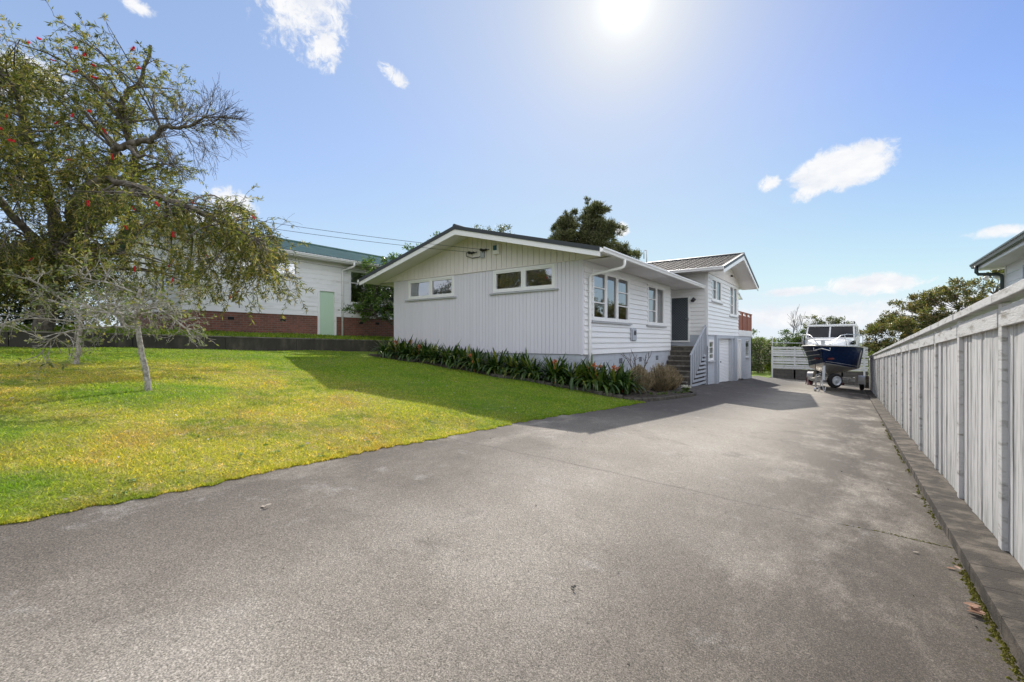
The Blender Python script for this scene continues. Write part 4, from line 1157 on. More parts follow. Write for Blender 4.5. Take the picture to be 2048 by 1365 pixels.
T = thing('boat_trailer', 'galvanised boat trailer with spare wheel carrying the navy boat', 'trailer', tuple(bp(3, 0, -2.4)))
def gz(s, t=0): p_ = bp(s, t, 0); return float(zd(p_.x, p_.y))
rub = mat('tyre_rubber', (.016, .016, .017), .8); rim = mat('white_steel_rim', (.62, .66, .70), .35, metal=.2)
mb = MB()
for side in (-1, 1):
    mb.beam(bp(2.2, side * .72, gz(2.2) + .46), bp(6.2, side * .78, gz(6.2) + .52), .06, .11)
    mb.beam(bp(.9, side * .06, gz(.9) + .46), bp(2.25, side * .72, gz(2.2) + .46), .06, .10)
for s in (2.3, 3.6, 5.0, 6.1): mb.beam(bp(s, -.95 if s == 3.6 else -.75, gz(s) + .46), bp(s, .95 if s == 3.6 else .75, gz(s) + .46), .06, .13)
mb.beam(bp(-.55, 0, gz(-.5) + .46), bp(3.6, 0, gz(3.6) + .45), .09, .10)
mb.build('frame', M['alu'], T)
mb = MB(); mb.beam(bp(.35, -.02, gz(.35) + .40), bp(.42, 0, -.92), .10, .10, tuple(BE)); mb.build('winch_post', M['metal'], T)
M['red'] = mat('red_roller_plastic', (.12, .018, .022), .6)
mb = MB(); mb.lathe(bp(.28, -.38, -.80), BR, [(0, .03), (.08, .055), (.2, .045), (.24, .03)], 10); mb.lathe(bp(.28, .38, -.80), -BR, [(0, .035), (.08, .055), (.2, .045), (.24, .03)], 10); mb.build('bow_roller', M['red'], T)
mb = MB(); mb.tube([bp(.28, -.36, -.8), bp(.28, .4, -.8)], .03, 6); mb.lathe(bp(.3, -.07, -.93), BR, [(0, .1), (.14, .1)], 12); mb.tube([bp(.2, -.28, -.82), bp(.1, -.3, -1.2), bp(.05, -.22, -1.55)], .012, 5); mb.build('winch', M['plastic_dark'], T)
mb = MB()
mb.tube([bp(-.35, -.22, gz(-.3) + .75), bp(-.38, -.24, gz(-.3) + .12)], .032, 8); mb.lathe(bp(-.42, -.25, gz(-.4) + .1), BR, [(-.04, .1), (.04, .1)], 14); mb.tube([bp(-.35, -.22, gz(-.3) + .75), bp(-.35, -.05, gz(-.3) + .8)], .015, 6)
mb.build('jockey_wheel', M['metal'], T)
mb = MB()
for o in (-.08, .08):
    pts = [bp(-.55, o * .3, gz(-.5) + .42) + Vector((o * i / 6, -.01 * i, -.40 * math.sin(math.pi * i / 12))) for i in range(7)] + [bp(-.5 + .04 * i, o * 1.3 + o * i * .1, gz(-.5) + .03 + .06 * i) for i in range(4)]
    mb.tube(pts, .014, 5)
mb.build('safety_chain', M['metal'], T)
def wheel(parent, c, axis, R=.31, w=.19):
    mb = MB(); h = w / 2
    mb.lathe(c, axis, [(-h, R * .62), (-h, R * .85), (-h * .8, R * .96), (-h * .45, R), (h * .45, R), (h * .8, R * .96), (h, R * .85), (h, R * .62)], 28)
    o = mb.build('tyre', rub, parent, smooth=False)
    ax = Vector(axis).normalized()
    mb = MB(); mb.lathe(Vector(c) + ax * (h * .96), axis, [(0, R * .63), (h * .4, R * .63), (h * .42, R * .55), (h * .1, R * .45), (h * .3, R * .2), (h * .35, R * .12), (h * .7, R * .11), (h * .7, 0.001)], 24)
    mb.build('rim', rim, o, smooth=False)
    return o
for side in (-1, 1):
    wheel(T, bp(5.55, side * 1.13, gz(5.55, side * 1.13) + .31), BR * side)
    mb = MB()
    n = 12; c = bp(5.55, side * 1.13, gz(5.55, side) + .34); vs = []
    for i in range(n + 1):
        a = math.pi * i / n
        for t in (-.14, .14): vs.append(c + BE * (-.46 * math.cos(a)) + BR * t + Vector((0, 0, .40 * math.sin(a) ** .6)))
    mb.add(vs, [(2 * i, 2 * i + 1, 2 * i + 3, 2 * i + 2) for i in range(n)])
    mb.quad(c + BE * -.47 - BR * .14 + Vector((0, 0, -.02)), c + BE * -.47 + BR * .14 + Vector((0, 0, -.02)), c + BE * -.47 + BR * .14 + Vector((0, 0, .16)), c + BE * -.47 - BR * .14 + Vector((0, 0, .16)))
    mb.build('mudguard', M['alu'], T, solid=.012)
wheel(T, bp(1.05, .34, gz(1.05) + .48), BR * .72 - BE * .69, .34, .2)
mb = MB(); mb.box(*(lambda p_: (p_.x - .09, p_.x + .09, p_.y - .2, p_.y + .12, gz(5.1, -1.15) - .002, gz(5.1, -1.15) + .07))(bp(5.12, -1.15, 0)))
p_ = bp(5.15, -1.15, 0); g_ = gz(5.1, -1.15)
mb = MB(); mb.prism([(p_.x - .1, p_.y - .18, g_), (p_.x - .1, p_.y + .12, g_), (p_.x - .1, p_.y + .12, g_ + .2)], (.2, 0, 0)); mb.tube([(p_.x - .16, p_.y - .1, g_ + .05), (p_.x - .1, p_.y - .06, g_ + .42)], .025, 6)
tag(mb.build('wheel_chock', M['red'], origin=(p_.x, p_.y, g_)), 'red wheel chock against the left tyre of the boat trailer', 'wheel chock')
mb = MB(); mb.lathe(bp(2.31 - .05, .42, gz(2.3) + .30), BR, [(0, .05), (.18, .06), (.2, .04)], 10); mb.build('lower_roller', M['red'], T)
# ------------------------------------------------------------------ plants
def lerp3(pts, t):
    pts = [np.array(p, float) for p in pts]
    x = t * (len(pts) - 1); i = min(int(x), len(pts) - 2); return pts[i] + (pts[i + 1] - pts[i]) * (x - i)

def smooth_path(pts, n):
    """Catmull-Rom through the points"""
    P = [np.array(p, float) for p in pts]; P = [2 * P[0] - P[1]] + P + [2 * P[-1] - P[-2]]
    out = []
    for i in range(1, len(P) - 2):
        for j in range(n):
            t = j / n; a, b, c, d = P[i - 1], P[i], P[i + 1], P[i + 2]
            out.append(.5 * (2 * b + (c - a) * t + (2 * a - 5 * b + 4 * c - d) * t * t + (3 * b - a - 3 * c + d) * t ** 3))
    out.append(P[-2]); return out

def in_poly(x, y, poly):
    c = False; n = len(poly)
    for i in range(n):
        (x0, y0), (x1, y1) = poly[i], poly[(i + 1) % n]
        if (y0 > y) != (y1 > y) and x < (x1 - x0) * (y - y0) / (y1 - y0) + x0: c = not c
    return c

def twig_tree(rng, tubes, tips, p, d, L, r, lvl, maxl, nch=(3, 4), ang=.7, up=0.0, bend=.25, rat=.68, taper=.6, seg=4, sides=5, rmin=.0025):
    """recursive branch: adds tubes (points, radii, sides) and tips (point, direction, level)"""
    p = np.array(p, float); d = unit(np.array(d, float)); pts = [p.copy()]; dirs = [d.copy()]
    for i in range(seg):
        d = unit(d + rng.normal(0, bend, 3) + np.array([0, 0, up]))
        p = p + d * L / seg; pts.append(p.copy()); dirs.append(d.copy())
    r1 = max(rmin, r * taper)
    tubes.append((pts, list(np.linspace(r, r1, seg + 1)), sides if lvl < 2 else max(3, sides - lvl)))
    if lvl >= maxl:
        tips.append((pts, dirs)); return
    for c in range(rng.integers(nch[0], nch[1] + 1)):
        t = rng.uniform(.35, 1.0); i = min(int(t * seg), seg - 1)
        q = pts[i] + (pts[i + 1] - pts[i]) * (t * seg - i)
        nd = unit(dirs[i] * math.cos(ang) + unit(rng.normal(size=3)) * math.sin(ang) * rng.uniform(.6, 1.3))
        twig_tree(rng, tubes, tips, q, nd, L * rat * rng.uniform(.7, 1.2), max(rmin, r1 * .8), lvl + 1, maxl, nch, ang, up, bend, rat, taper, seg, sides, rmin)
    twig_tree(rng, tubes, tips, pts[-1], dirs[-1], L * rat, r1, lvl + 1, maxl, nch, ang, up, bend, rat, taper, seg, sides, rmin)

def tubes_mesh(name, tubes, m, parent):
    mb = MB()
    for pts, rs, n in tubes: mb.tube(pts, rs, n, cap=False)
    return mb.build(name, m, parent, smooth=True, normals=False)

# ---------- the big weeping bottlebrush above the retaining wall
def bottlebrush():
    rng = np.random.default_rng(42)
    base = RIGHT * -12.1 + FWD * 12.1
    base[2] = float(zt(base[0], base[1]))
    t = thing('bottlebrush_tree', 'large weeping bottlebrush tree with red flower spikes and a bare grey bough, on the terrace', 'tree', tuple(base))
    def W3(u, z, d=0): return np.array([base[0], base[1], 0]) + RIGHT * u + FWD * d + np.array([0, 0, z])
    limbs = [([(-.35, .1, 0), (-.2, 1.2, 0), (.1, 2.0, 0), (.4, 2.7, .1)], .23, .17),
             ([(.1, 2.0, 0), (-.3, 3.4, .2), (-.45, 4.4, .1), (-.7, 5.2, 0), (-.68, 6.0, -.2), (-1.0, 6.8, -.3), (-1.5, 7.3, -.5)], .15, .04),
             ([(.4, 2.7, .1), (1.0, 3.5, .4), (1.5, 4.2, .5), (1.75, 4.9, .4), (1.62, 5.9, .2), (1.8, 6.5, 0), (2.25, 6.95, 0), (2.6, 7.7, -.2)], .15, .035),
             ([(.4, 2.7, .1), (1.2, 3.5, -.4), (1.85, 4.2, -.6), (2.15, 4.72, -.7), (2.55, 4.88, -.8), (3.2, 4.95, -.9), (3.6, 5.18, -1.0), (4.2, 5.22, -1.0), (4.7, 5.4, -1.1)], .14, .02),
             ([(.4, 2.7, .1), (1.4, 3.4, -1.0), (2.6, 3.75, -1.5), (3.8, 3.4, -1.8), (5.1, 2.9, -1.8), (6.2, 2.35, -1.7)], .12, .025),
             ([(-.2, 1.2, 0), (-1.2, 2.4, -.8), (-2.4, 3.4, -1.2), (-3.6, 4.0, -1.4)], .12, .03),
             ([(.1, 2.0, 0), (.3, 3.2, -1.6), (.8, 3.9, -2.8), (1.3, 3.7, -3.6)], .10, .025),
             ([(.1, 2.0, 0), (-.4, 3.8, 1.4), (-.2, 5.4, 2.4), (.4, 6.6, 2.8)], .10, .025),
             ([(1.62, 5.9, .2), (.9, 6.7, .3), (.2, 7.5, .4), (-.1, 8.0, .4)], .06, .02),
             ([(2.55, 4.88, -.8), (3.0, 4.5, -1.1), (3.5, 4.35, -1.4), (4.3, 4.0, -1.6)], .05, .012)]
    tubes = []; LP = []
    for pts, r0, r1 in limbs:
        P = smooth_path([W3(*p) for p in pts], 5)
        P = [p + rng.normal(0, .025, 3) * (i > 0) for i, p in enumerate(P)]
        rs = np.linspace(r0, r1, len(P)); tubes.append((P, list(rs), 8)); LP += [(p, r) for p, r in zip(P, rs)]
    LPp = np.array([p for p, r in LP]); LPr = np.array([r for p, r in LP])
    poly = [(-3.6, 7.4), (-1.6, 7.7), (-.9, 7.1), (-.2, 7.8), (1.2, 7.7), (2.7, 7.6), (3.1, 7.2), (3.8, 6.7), (3.9, 6.0), (3.1, 5.7), (2.5, 5.2), (2.4, 4.4), (3.2, 3.7), (4.4, 3.7), (5.3, 3.8), (6.0, 3.1), (6.5, 2.5), (6.8, 1.9), (6.5, 1.3), (5.0, 1.1), (3.2, 1.4), (1.8, 1.9), (.6, 1.5), (-.8, 1.3), (-3.6, 1.3)]
    clumps = []
    while len(clumps) < 350:
        u, z = rng.uniform(-3.6, 6.8), rng.uniform(1.0, 8.3)
        if not in_poly(u, z, poly): continue
        hw = 2.6 * max(.25, 1 - ((u - .8) / 6.2) ** 2) ** .5 * (1.0 if z < 5.5 else .75)
        clumps.append((u, z, rng.uniform(-hw, hw) - (.9 if u > 3 else .2)))
    for _ in range(60):
        clumps.append((rng.uniform(-3.4, 2.6), rng.uniform(1.4, 4.6), rng.uniform(-2.0, 1.6)))
    P0, D0, Ls, Ws = [], [], [], []
    spikes = []
    for u, z, d in clumps:
        c = W3(u, z, d)
        dd = np.linalg.norm(LPp - (c - np.array([0, 0, .35])), axis=1) + (LPp[:, 2] > c[2] + .3) * .8
        i = int(np.argmin(dd)); a = LPp[i]; ln = np.linalg.norm(c - a)
        mid = (a + c) / 2 + rng.normal(0, .12, 3) + np.array([0, 0, .12 * ln])
        path = smooth_path([a, mid, c], 4)
        tubes.append((path, list(np.linspace(min(LPr[i] * .6, .012 + .012 * ln), .006, len(path))), 4))
        nt = rng.integers(11, 18)
        low = z < 3.4
        for _ in range(nt):
            s = path[rng.integers(max(0, len(path) - 5), len(path))]
            dr = unit(rng.normal(size=3) * np.array([1, 1, .55]) + np.array([0, 0, .35 if not low else .0]) + RIGHT * .22 * np.sign(u - .5))
            L = rng.uniform(.35, .75) * (1.2 if low else 1)
            n = 6; pts = [s.copy()]; dv = dr.copy()
            for k_ in range(n):
                dv = unit(dv + np.array([0, 0, -(.34 if low else .13)]) + rng.normal(0, .13, 3)); pts.append(pts[-1] + dv * L / n)
            if rng.random() < .75: tubes.append((pts, list(np.linspace(.0055, .0025, n + 1)), 3))
            # leaves crowd toward the twig ends
            m = rng.integers(18, 32)
            q = np.clip(1 - np.abs(rng.normal(0, .30, m)), .12, 1) if rng.random() < .85 else rng.uniform(.2, 1, m)
            A = np.array(pts); x = q * n; ii = np.minimum(x.astype(int), n - 1); b = A[ii] + (A[ii + 1] - A[ii]) * (x - ii)[:, None]
            ax = unit(A[ii + 1] - A[ii])
            ld = unit(ax * rng.uniform(.35, 1.1, (m, 1)) + unit(rng.normal(size=(m, 3))) * .85)
            P0.append(b); D0.append(ld); Ls.append(rng.uniform(.085, .15, m)); Ws.append(rng.uniform(.017, .028, m))
            if rng.random() < (.065 if d < -.9 else .004): spikes.append((pts[-1], unit(pts[-1] - pts[-2])))
    # the bare bough: a fan of fine dead twigs
    tips = []
    boughs = [p for p, r in zip(*[smooth_path([W3(*p) for p in limbs[3][0]], 5)] * 2)]
    for i in range(22, len(boughs)):
        for _ in range(1 if i < 30 else 2):
            p = boughs[i]; up_ = rng.uniform(-.75, .8)
            twig_tree(rng, tubes, tips, p, RIGHT * rng.uniform(.35, 1) + np.array([0, 0, up_]) + FWD * rng.normal(0, .4), rng.uniform(.35, .6), .012, 0, 3, (2, 3), .55, -.06 if up_ < 0 else .05, .2, .72, .6, 4, 4, .0028)
    for p in [boughs[-1]] * 5:
        twig_tree(rng, tubes, tips, p, RIGHT + np.array([0, 0, rng.uniform(-.2, .6)]), .45, .013, 0, 3, (2, 3), .5, .05, .2, .72, .6, 4, 4, .0028)
    # leafless hanging twigs all through the lower skirt
    for u, z, d in clumps:
        if z < 4.2 and rng.random() < .25:
            twig_tree(rng, tubes, tips, W3(u, z, d - .1), rng.normal(size=3) * .6 + RIGHT * .4 + np.array([0, 0, -.2]), .5, .006, 0, 1, (3, 5), .7, -.14, .2, .8, .5, 5, 3, .0025)
    tubes_mesh('trunk', tubes, M['bb_bark'], t)
    P0 = np.concatenate(P0); D0 = np.concatenate(D0); Ls = np.concatenate(Ls); Ws = np.concatenate(Ws)
    V = leaf_quads(P0, D0, Ls, Ws, rng)
    V = np.concatenate([V])
    np_mesh('crown', V, 4, M['bb_leaf'], t)
    # flower spikes
    mb = MB(); r2 = np.random.default_rng(2)
    for i in range(60):
        a = r2.uniform(0, 6.28); h = r2.uniform(0, .11); e = np.array([math.cos(a), math.sin(a), .25]) * .034
        b = np.array([0, 0, h]); s = np.cross(e, [0, 0, 1]); s = s / np.linalg.norm(s) * .006
        mb.quad(tuple(b - s), tuple(b + s), tuple(b + e))
    mb.tube([(0, 0, 0), (0, 0, .115)], .012, 5)
    first = None
    rng.shuffle(spikes)
    for p, d in spikes[:98]:
        if first is None:
            o = mb.build('flower_spike', M['bb_red'], None, normals=False); first = o
        else:
            o = first.copy(); COL.objects.link(o)
        o.parent = t
        q = Vector(d) + Vector((0, 0, .15))
        o.rotation_euler = q.to_track_quat('Z', 'Y').to_euler()
        o.location = Vector(p) - ORG[t.name]
        s = rng.uniform(.85, 1.2); o.scale = (s, s, s)
    return t
M['bb_bark'] = mat('bottlebrush_bark', (.07, .057, .044), .95, col2=(.17, .15, .125), ms=8, var=.3, vs=30, bump=.5, bs=50)
M['bb_leaf'] = leaf_mat('bottlebrush_leaf', [(.04, .055, .013), (.085, .108, .023), (.17, .18, .045), (.34, .31, .10), (.42, .28, .12)], .44, .5, .3, ns=.9, nlo=(.6, .62, .6))
M['bb_red'] = leaf_mat('bottlebrush_red', [(.56, .025, .045), (.70, .06, .08)], .5, .6, .2, tcol=(1.3, .9, .9))
bottlebrush()

# ---------- two young trees on the lawn
M['sm_leaf'] = leaf_mat('dull_oval_leaf', [(.06, .085, .03), (.11, .14, .05), (.20, .22, .10), (.32, .27, .10)], .3, .5, .25)
def young_tree(label, x, y, trunk, boughs, seed, scale, nleaf):
    rng = np.random.default_rng(seed)
    z0 = float(zl(x, y)); t = thing('young_tree', label, 'tree', (x, y, z0), group='young trees on the lawn')
    def W3(u, z, d=0): return np.array([x, y, z0]) + RIGHT * u + FWD * d + np.array([0, 0, z * .92])
    tubes = []; tips = []
    P = smooth_path([W3(*p) for p in trunk], 6); P = [p + rng.normal(0, .004, 3) for p in P]
    tubes.append((P, [  .042 * scale * (1.35 if i == 0 else 1.12 if i == 1 else 1) * (1 - .45 * i / len(P)) for i in range(len(P))], 10))
    for pts, r in boughs:
        Q = smooth_path([W3(*p) for p in pts], 4); tubes.append((Q, list(np.linspace(r, r * .4, len(Q))), 6))
        for i in range(2, len(Q)):
            for _ in range((1 + i % 2) if i < len(Q) - 1 else 3):
                dv = unit(Q[i] - Q[i - 1])
                twig_tree(rng, tubes, tips, Q[i], dv * .6 + unit(rng.normal(size=3) * np.array([1, 1, .7])) * .9, rng.uniform(.14, .26) * scale, .0075 * scale, 0, 2, (2, 2), .65, -.05, .22, .75, .6, 4, 5, .0026)
    tubes_mesh('trunk', tubes, M['grey_bark'], t)
    P0, D0, L, Wd = [], [], [], []
    for pts, dirs in tips:
        if rng.random() > nleaf: continue
        m = rng.integers(2, 6)
        for _ in range(m):
            i = rng.integers(2, len(pts)); P0.append(pts[i]); D0.append(unit(dirs[i] * .6 + rng.normal(size=3) * .7 + np.array([0, 0, .1]))); L.append(rng.uniform(.04, .07) * scale); Wd.append(rng.uniform(.024, .036) * scale)
    np_mesh('crown', leaf_quads(np.array(P0), np.array(D0), L, Wd, rng, .55), 4, M['sm_leaf'], t)
    return t
young_tree('nearer slim grey barked young tree with bare arching twigs, leaning left on the lawn', -8.1, 2.14,
           [(0, -.05, 0), (-.03, .25, 0), (-.10, .6, 0), (-.17, .95, .02), (-.20, 1.12, .02), (-.2, 1.35, .04), (-.17, 1.6, .05)],
           [([(-.19, 1.08, 0), (-.05, 1.22, -.1), (.25, 1.27, -.2), (.5, 1.15, -.25), (.72, .98, -.3)], .022), ([(-.2, 1.15, 0), (-.42, 1.3, .1), (-.7, 1.36, .15), (-1.0, 1.28, .2)], .02), ([(-.2, 1.3, .03), (-.1, 1.5, .25), (.1, 1.6, .5)], .016),
            ([(-.19, 1.0, 0), (-.45, .98, -.25), (-.75, .92, -.4), (-.95, .80, -.45)], .018), ([(-.18, 1.5, .05), (-.45, 1.66, -.1), (-.75, 1.72, -.2)], .014), ([(-.2, 1.2, .02), (-.3, 1.25, .4), (-.5, 1.2, .75)], .016), ([(-.2, 1.12, 0), (-.1, 1.2, -.4), (.1, 1.15, -.75)], .016)], 5, 1.0, .42)
young_tree('farther stout young tree with speckled trunk, closer to the retaining wall', -12.3, 2.08,
           [(0, -.05, 0), (.05, .3, 0), (.09, .7, 0), (.1, 1.0, 0), (.14, 1.3, .05)],
           [([(.1, .85, 0), (.4, 1.05, -.2), (.8, 1.15, -.3), (1.15, 1.0, -.35)], .022), ([(.1, .95, 0), (-.2, 1.2, .1), (-.6, 1.35, .2)], .024), ([(.12, 1.2, .05), (.4, 1.55, .3), (.75, 1.7, .4)], .02), ([(.12, 1.1, 0), (-.1, 1.5, -.4), (-.2, 1.7, -.6)], .02), ([(.1, .9, 0), (-.3, .95, -.5), (-.6, .85, -.7)], .02), ([(.1, 1.0, 0), (.5, 1.3, .6), (.8, 1.35, .9)], .02)], 9, 1.2, .6)

# ---------- leafy crowns built from clumps
def clump_tree(name, label, base, limbs, clumps, leafm, barkm, nleaf, L, Wd, seed, r0=.2, up=.25, cat='tree', group=None, flat=.8, shell=.35):
    """clumps: (centre, radius); leaves fill each clump toward its shell, a limb runs to every clump"""
    rng = np.random.default_rng(seed); base = np.array(base, float)
    t = thing(name, label, cat, tuple(base), group)
    tubes = []; LP = []
    for pts, a, b in limbs:
        P = smooth_path([base + np.array(p) for p in pts], 5); rs = np.linspace(a, b, len(P)); tubes.append((P, list(rs), 7)); LP += list(zip(P, rs))
    lp = np.array([p for p, r in LP]) if LP else np.array([base]); lr = np.array([r for p, r in LP]) if LP else np.array([.03])
    P0, D0, LL, WW = [], [], [], []
    for c, r in clumps:
        c = base + np.array(c, float)
        i = int(np.argmin(np.linalg.norm(lp - (c - np.array([0, 0, r * .5])), axis=1) + (lp[:, 2] > c[2]) * r))
        path = smooth_path([lp[i], (lp[i] + c) / 2 + rng.normal(0, r * .15, 3), c], 3)
        tubes.append((path, list(np.linspace(min(lr[i] * .7, .04 * r + .012), .008, len(path))), 4))
        for _ in range(5):
            e = c + unit(rng.normal(size=3)) * r * np.array([1, 1, flat]) * .85
            tubes.append(([lp[i] * .25 + c * .75, (c + e) / 2 + rng.normal(0, r * .08, 3), e], [.01 * r + .004, .006 * r + .003, .004], 3))
        n = int(nleaf * r * r)
        nsub = max(5, int(10 * r))
        sub = c + unit(rng.normal(size=(nsub, 3))) * (rng.uniform(.35, 1.0, (nsub, 1)) ** .7) * r * np.array([1, 1, flat])
        si = rng.integers(0, nsub, n)
        p = sub[si] + rng.normal(size=(n, 3)) * r * .20 * np.array([1, 1, .8])
        out = unit(p - c)
        P0.append(p); D0.append(unit(out * .7 + rng.normal(size=(n, 3)) * .7 + np.array([0, 0, up]))); LL.append(L * rng.uniform(.6, 1.3, n)); WW.append(Wd * rng.uniform(.6, 1.3, n))
    tubes_mesh('trunk', tubes, barkm, t)
    np_mesh('crown', leaf_quads(np.concatenate(P0), np.concatenate(D0), np.concatenate(LL), np.concatenate(WW), rng), 4, leafm, t)
    return t

def scatter(rng, n, fn):
    out = []
    while len(out) < n:
        q = fn(rng)
        if q is not None: out.append(q)
    return out

# glossy tree between the two houses
M['glossy_leaf'] = leaf_mat('glossy_green_leaf', [(.030, .06, .014), (.055, .10, .02), (.10, .17, .03), (.18, .25, .045)], .38, .3, .5)
rng = np.random.default_rng(12)
cl = []
for _ in range(44):
    u = rng.uniform(-2.1, 1.6); d = rng.uniform(-1.0, 1.3); z = rng.uniform(1.1, 2.5)
    if u < -1.4 and z > 2.2: continue
    cl.append((tuple(RIGHT * u + FWD * d + np.array([0, 0, z])), rng.uniform(.28, .5)))
for _ in range(58):
    u = rng.uniform(-1.3, 2.0); d = rng.uniform(-.8, 1.2); z = rng.uniform(2.3, 3.95 + .42 * min(u, 1.2))
    cl.append((tuple(RIGHT * u + FWD * d + np.array([0, 0, z])), rng.uniform(.28, .48)))
R3 = lambda u, z, d=0: tuple(RIGHT * u + FWD * d + np.array([0, 0, z]))
clump_tree('broadleaf_tree', 'glossy green broadleaf tree growing in the gap between the two white houses', (-16.95, 14.1, .05),
           [([(0, 0, -.2), R3(-.05, .5), R3(-.1, .95), R3(.1, 1.8), R3(.3, 2.8)], .13, .04), ([R3(-.05, .55), R3(-.7, .95), R3(-1.15, 1.05), R3(-1.3, 1.35), R3(-1.9, 1.5)], .08, .03), ([R3(0, .9), R3(.7, 1.8), R3(1.2, 2.6)], .07, .03)],
           cl, M['glossy_leaf'], M['brown_bark'], 1500, .12, .055, 3, up=.15)

# tall dark pine behind the house
M['pine_leaf'] = leaf_mat('dark_pine_needles', [(.04, .054, .026), (.075, .086, .038), (.13, .13, .06), (.22, .20, .11)], .3, .6, .3)
rng = np.random.default_rng(31)
cl = []
for (u, z, r) in [(-2.9, 9.6, .9), (-2.2, 11.0, 1.2), (-1.6, 12.2, 1.1), (-1.3, 13.2, .8), (-2.4, 12.3, .7), (-1.2, 10.4, 1.2), (-.6, 11.4, .7), (.7, 13.6, .95), (1.4, 13.3, .9), (0.1, 12.0, 1.0), (1.0, 12.2, 1.3), (2.0, 12.2, 1.1), (2.6, 11.4, .9), (.3, 10.7, 1.2), (1.6, 10.6, 1.3), (2.7, 10.1, 1.0), (.2, 9.4, 1.3), (1.6, 9.2, 1.3), (3.6, 9.6, 1.1), (4.4, 9.2, .9), (4.7, 8.2, .9), (3.6, 8.2, 1.2), (2.4, 8.2, 1.3), (.9, 8.0, 1.4), (-.8, 8.9, 1.3), (-2.2, 8.6, 1.2), (-3.4, 8.6, .8), (-4.1, 9.0, .5), (.55, 14.1, .55), (1.5, 13.9, .5)]:
    for _ in range(3):
        cl.append((R3(u + rng.normal(0, .3), z + rng.normal(0, .3) + 1.6, rng.uniform(-1.3, 1.3)), r * rng.uniform(.55, .88)))
clump_tree('pine_tree', 'tall dark pine rising behind the roof of the white house', (-20.9, 39.8, -2.6),
           [([(0, 0, 0), R3(.1, 5), R3(0, 9), R3(.6, 12), R3(1.0, 15)], .35, .06), ([R3(.1, 6), R3(-1.2, 9), R3(-1.7, 12), R3(-1.5, 14)], .2, .05), ([R3(.1, 6), R3(2, 8.5), R3(3.6, 10)], .18, .05)],
           cl, M['pine_leaf'], M['brown_bark'], 2100, .28, .055, 6, up=.35)
# tree whose top shows over the ridge
M['mid_leaf'] = leaf_mat('olive_leaf', [(.035, .05, .016), (.07, .09, .025), (.13, .14, .04), (.19, .16, .06)], .35, .5, .35)
rng = np.random.default_rng(33)
cl = [(R3(rng.uniform(-2.4, 2.0), 0, rng.uniform(-1, 1)), .7) for _ in range(26)]
cl = [((c[0], c[1], 9.3 + rng.uniform(-2.0, .9) + .35 * (c[0] + 0)), r * rng.uniform(.6, 1.1)) for c, r in cl]
clump_tree('broadleaf_tree', 'tree whose olive top just shows above the ridge of the white house', (-22.3, 27.2, -1.5), [([(0, 0, 0), (0, 0, 4), (.2, .1, 9)], .25, .06)], cl, M['mid_leaf'], M['brown_bark'], 700, .16, .06, 8)

# flat-topped trees beyond the paling fence
M['pohu_leaf'] = leaf_mat('leathery_leaf', [(.045, .062, .018), (.085, .105, .028), (.15, .16, .05), (.25, .20, .09), (.30, .18, .10)], .34, .45, .4)
def flat_tree(label, base, H_, tiers, seed, limbs):
    rng = np.random.default_rng(seed); cl = []
    for (u, z, w, d_) in tiers:
        n = int(5 * w + 4)
        for _ in range(n):
            a = rng.uniform(-1, 1); cl.append((R3(u + a * w, z + .45 * (1 - a * a) + rng.normal(0, .16), d_ + rng.uniform(-1.2, 1.2)), rng.uniform(.35, .62)))
    clump_tree('spreading_tree', label, base, limbs, cl, M['pohu_leaf'], M['brown_bark'], 1600, .14, .06, seed, flat=.6, group='spreading trees beyond the fence')
flat_tree('low spreading tree directly behind the right side of the boat', (1.9, 39.5, -2.75), 5, [(-.2, 3.0, 1.5, 0), (1.3, 3.6, 1.4, .4), (.6, 2.0, 1.8, -.4), (2.6, 2.7, 1.2, 0), (-1.2, 2.0, .9, 0), (1.8, 1.2, 1.8, 0), (-.4, 1.2, 1.4, 0)], 51,
          [([(0, 0, 0), R3(.2, 1.2), R3(.7, 2.2), R3(1.4, 3.3)], .18, .05), ([R3(.2, 1.0), R3(-.4, 1.9), R3(-.6, 2.8)], .1, .03), ([R3(.2, 1.2), R3(1.4, 2.0), R3(2.4, 2.7)], .1, .03)])
flat_tree('middle spreading tree with dark dense centre beyond the fence', (4.3, 37.5, -2.7), 6, [(-.8, 4.5, 1.5, 0), (.9, 5.1, 1.6, 0), (2.0, 4.2, 1.3, .3), (-1.9, 3.5, 1.2, 0), (.4, 3.6, 1.9, -.3), (1.6, 2.8, 1.8, 0), (-.8, 2.6, 1.6, .2)], 52,
          [([(0, 0, 0), R3(.1, 1.6), R3(-.2, 3.0), R3(-.8, 4.2)], .2, .05), ([R3(.1, 1.6), R3(.8, 3.0), R3(1.2, 4.6)], .14, .04), ([R3(.1, 1.6), R3(1.4, 2.6), R3(2.4, 3.8)], .12, .03)])
flat_tree('tallest spreading tree, its far branches meeting the roof of the right hand neighbour', (7.4, 37.0, -2.6), 7, [(-1.2, 5.6, 1.3, 0), (.5, 6.4, 1.5, 0), (2.0, 6.9, 1.4, .2), (1.0, 5.3, 1.5, -.3), (3.0, 5.8, 1.4, 0), (-.6, 4.5, 1.1, .2), (2.4, 4.3, 1.6, 0)], 53,
          [([(0, 0, 0), R3(.2, 2.2), R3(1.0, 4.0), R3(1.6, 6.2)], .22, .06), ([R3(.2, 2.2), R3(-.4, 3.8), R3(-1.2, 5.2)], .14, .04), ([R3(.4, 2.8), R3(1.8, 4.4), R3(2.8, 5.6)], .14, .04)])

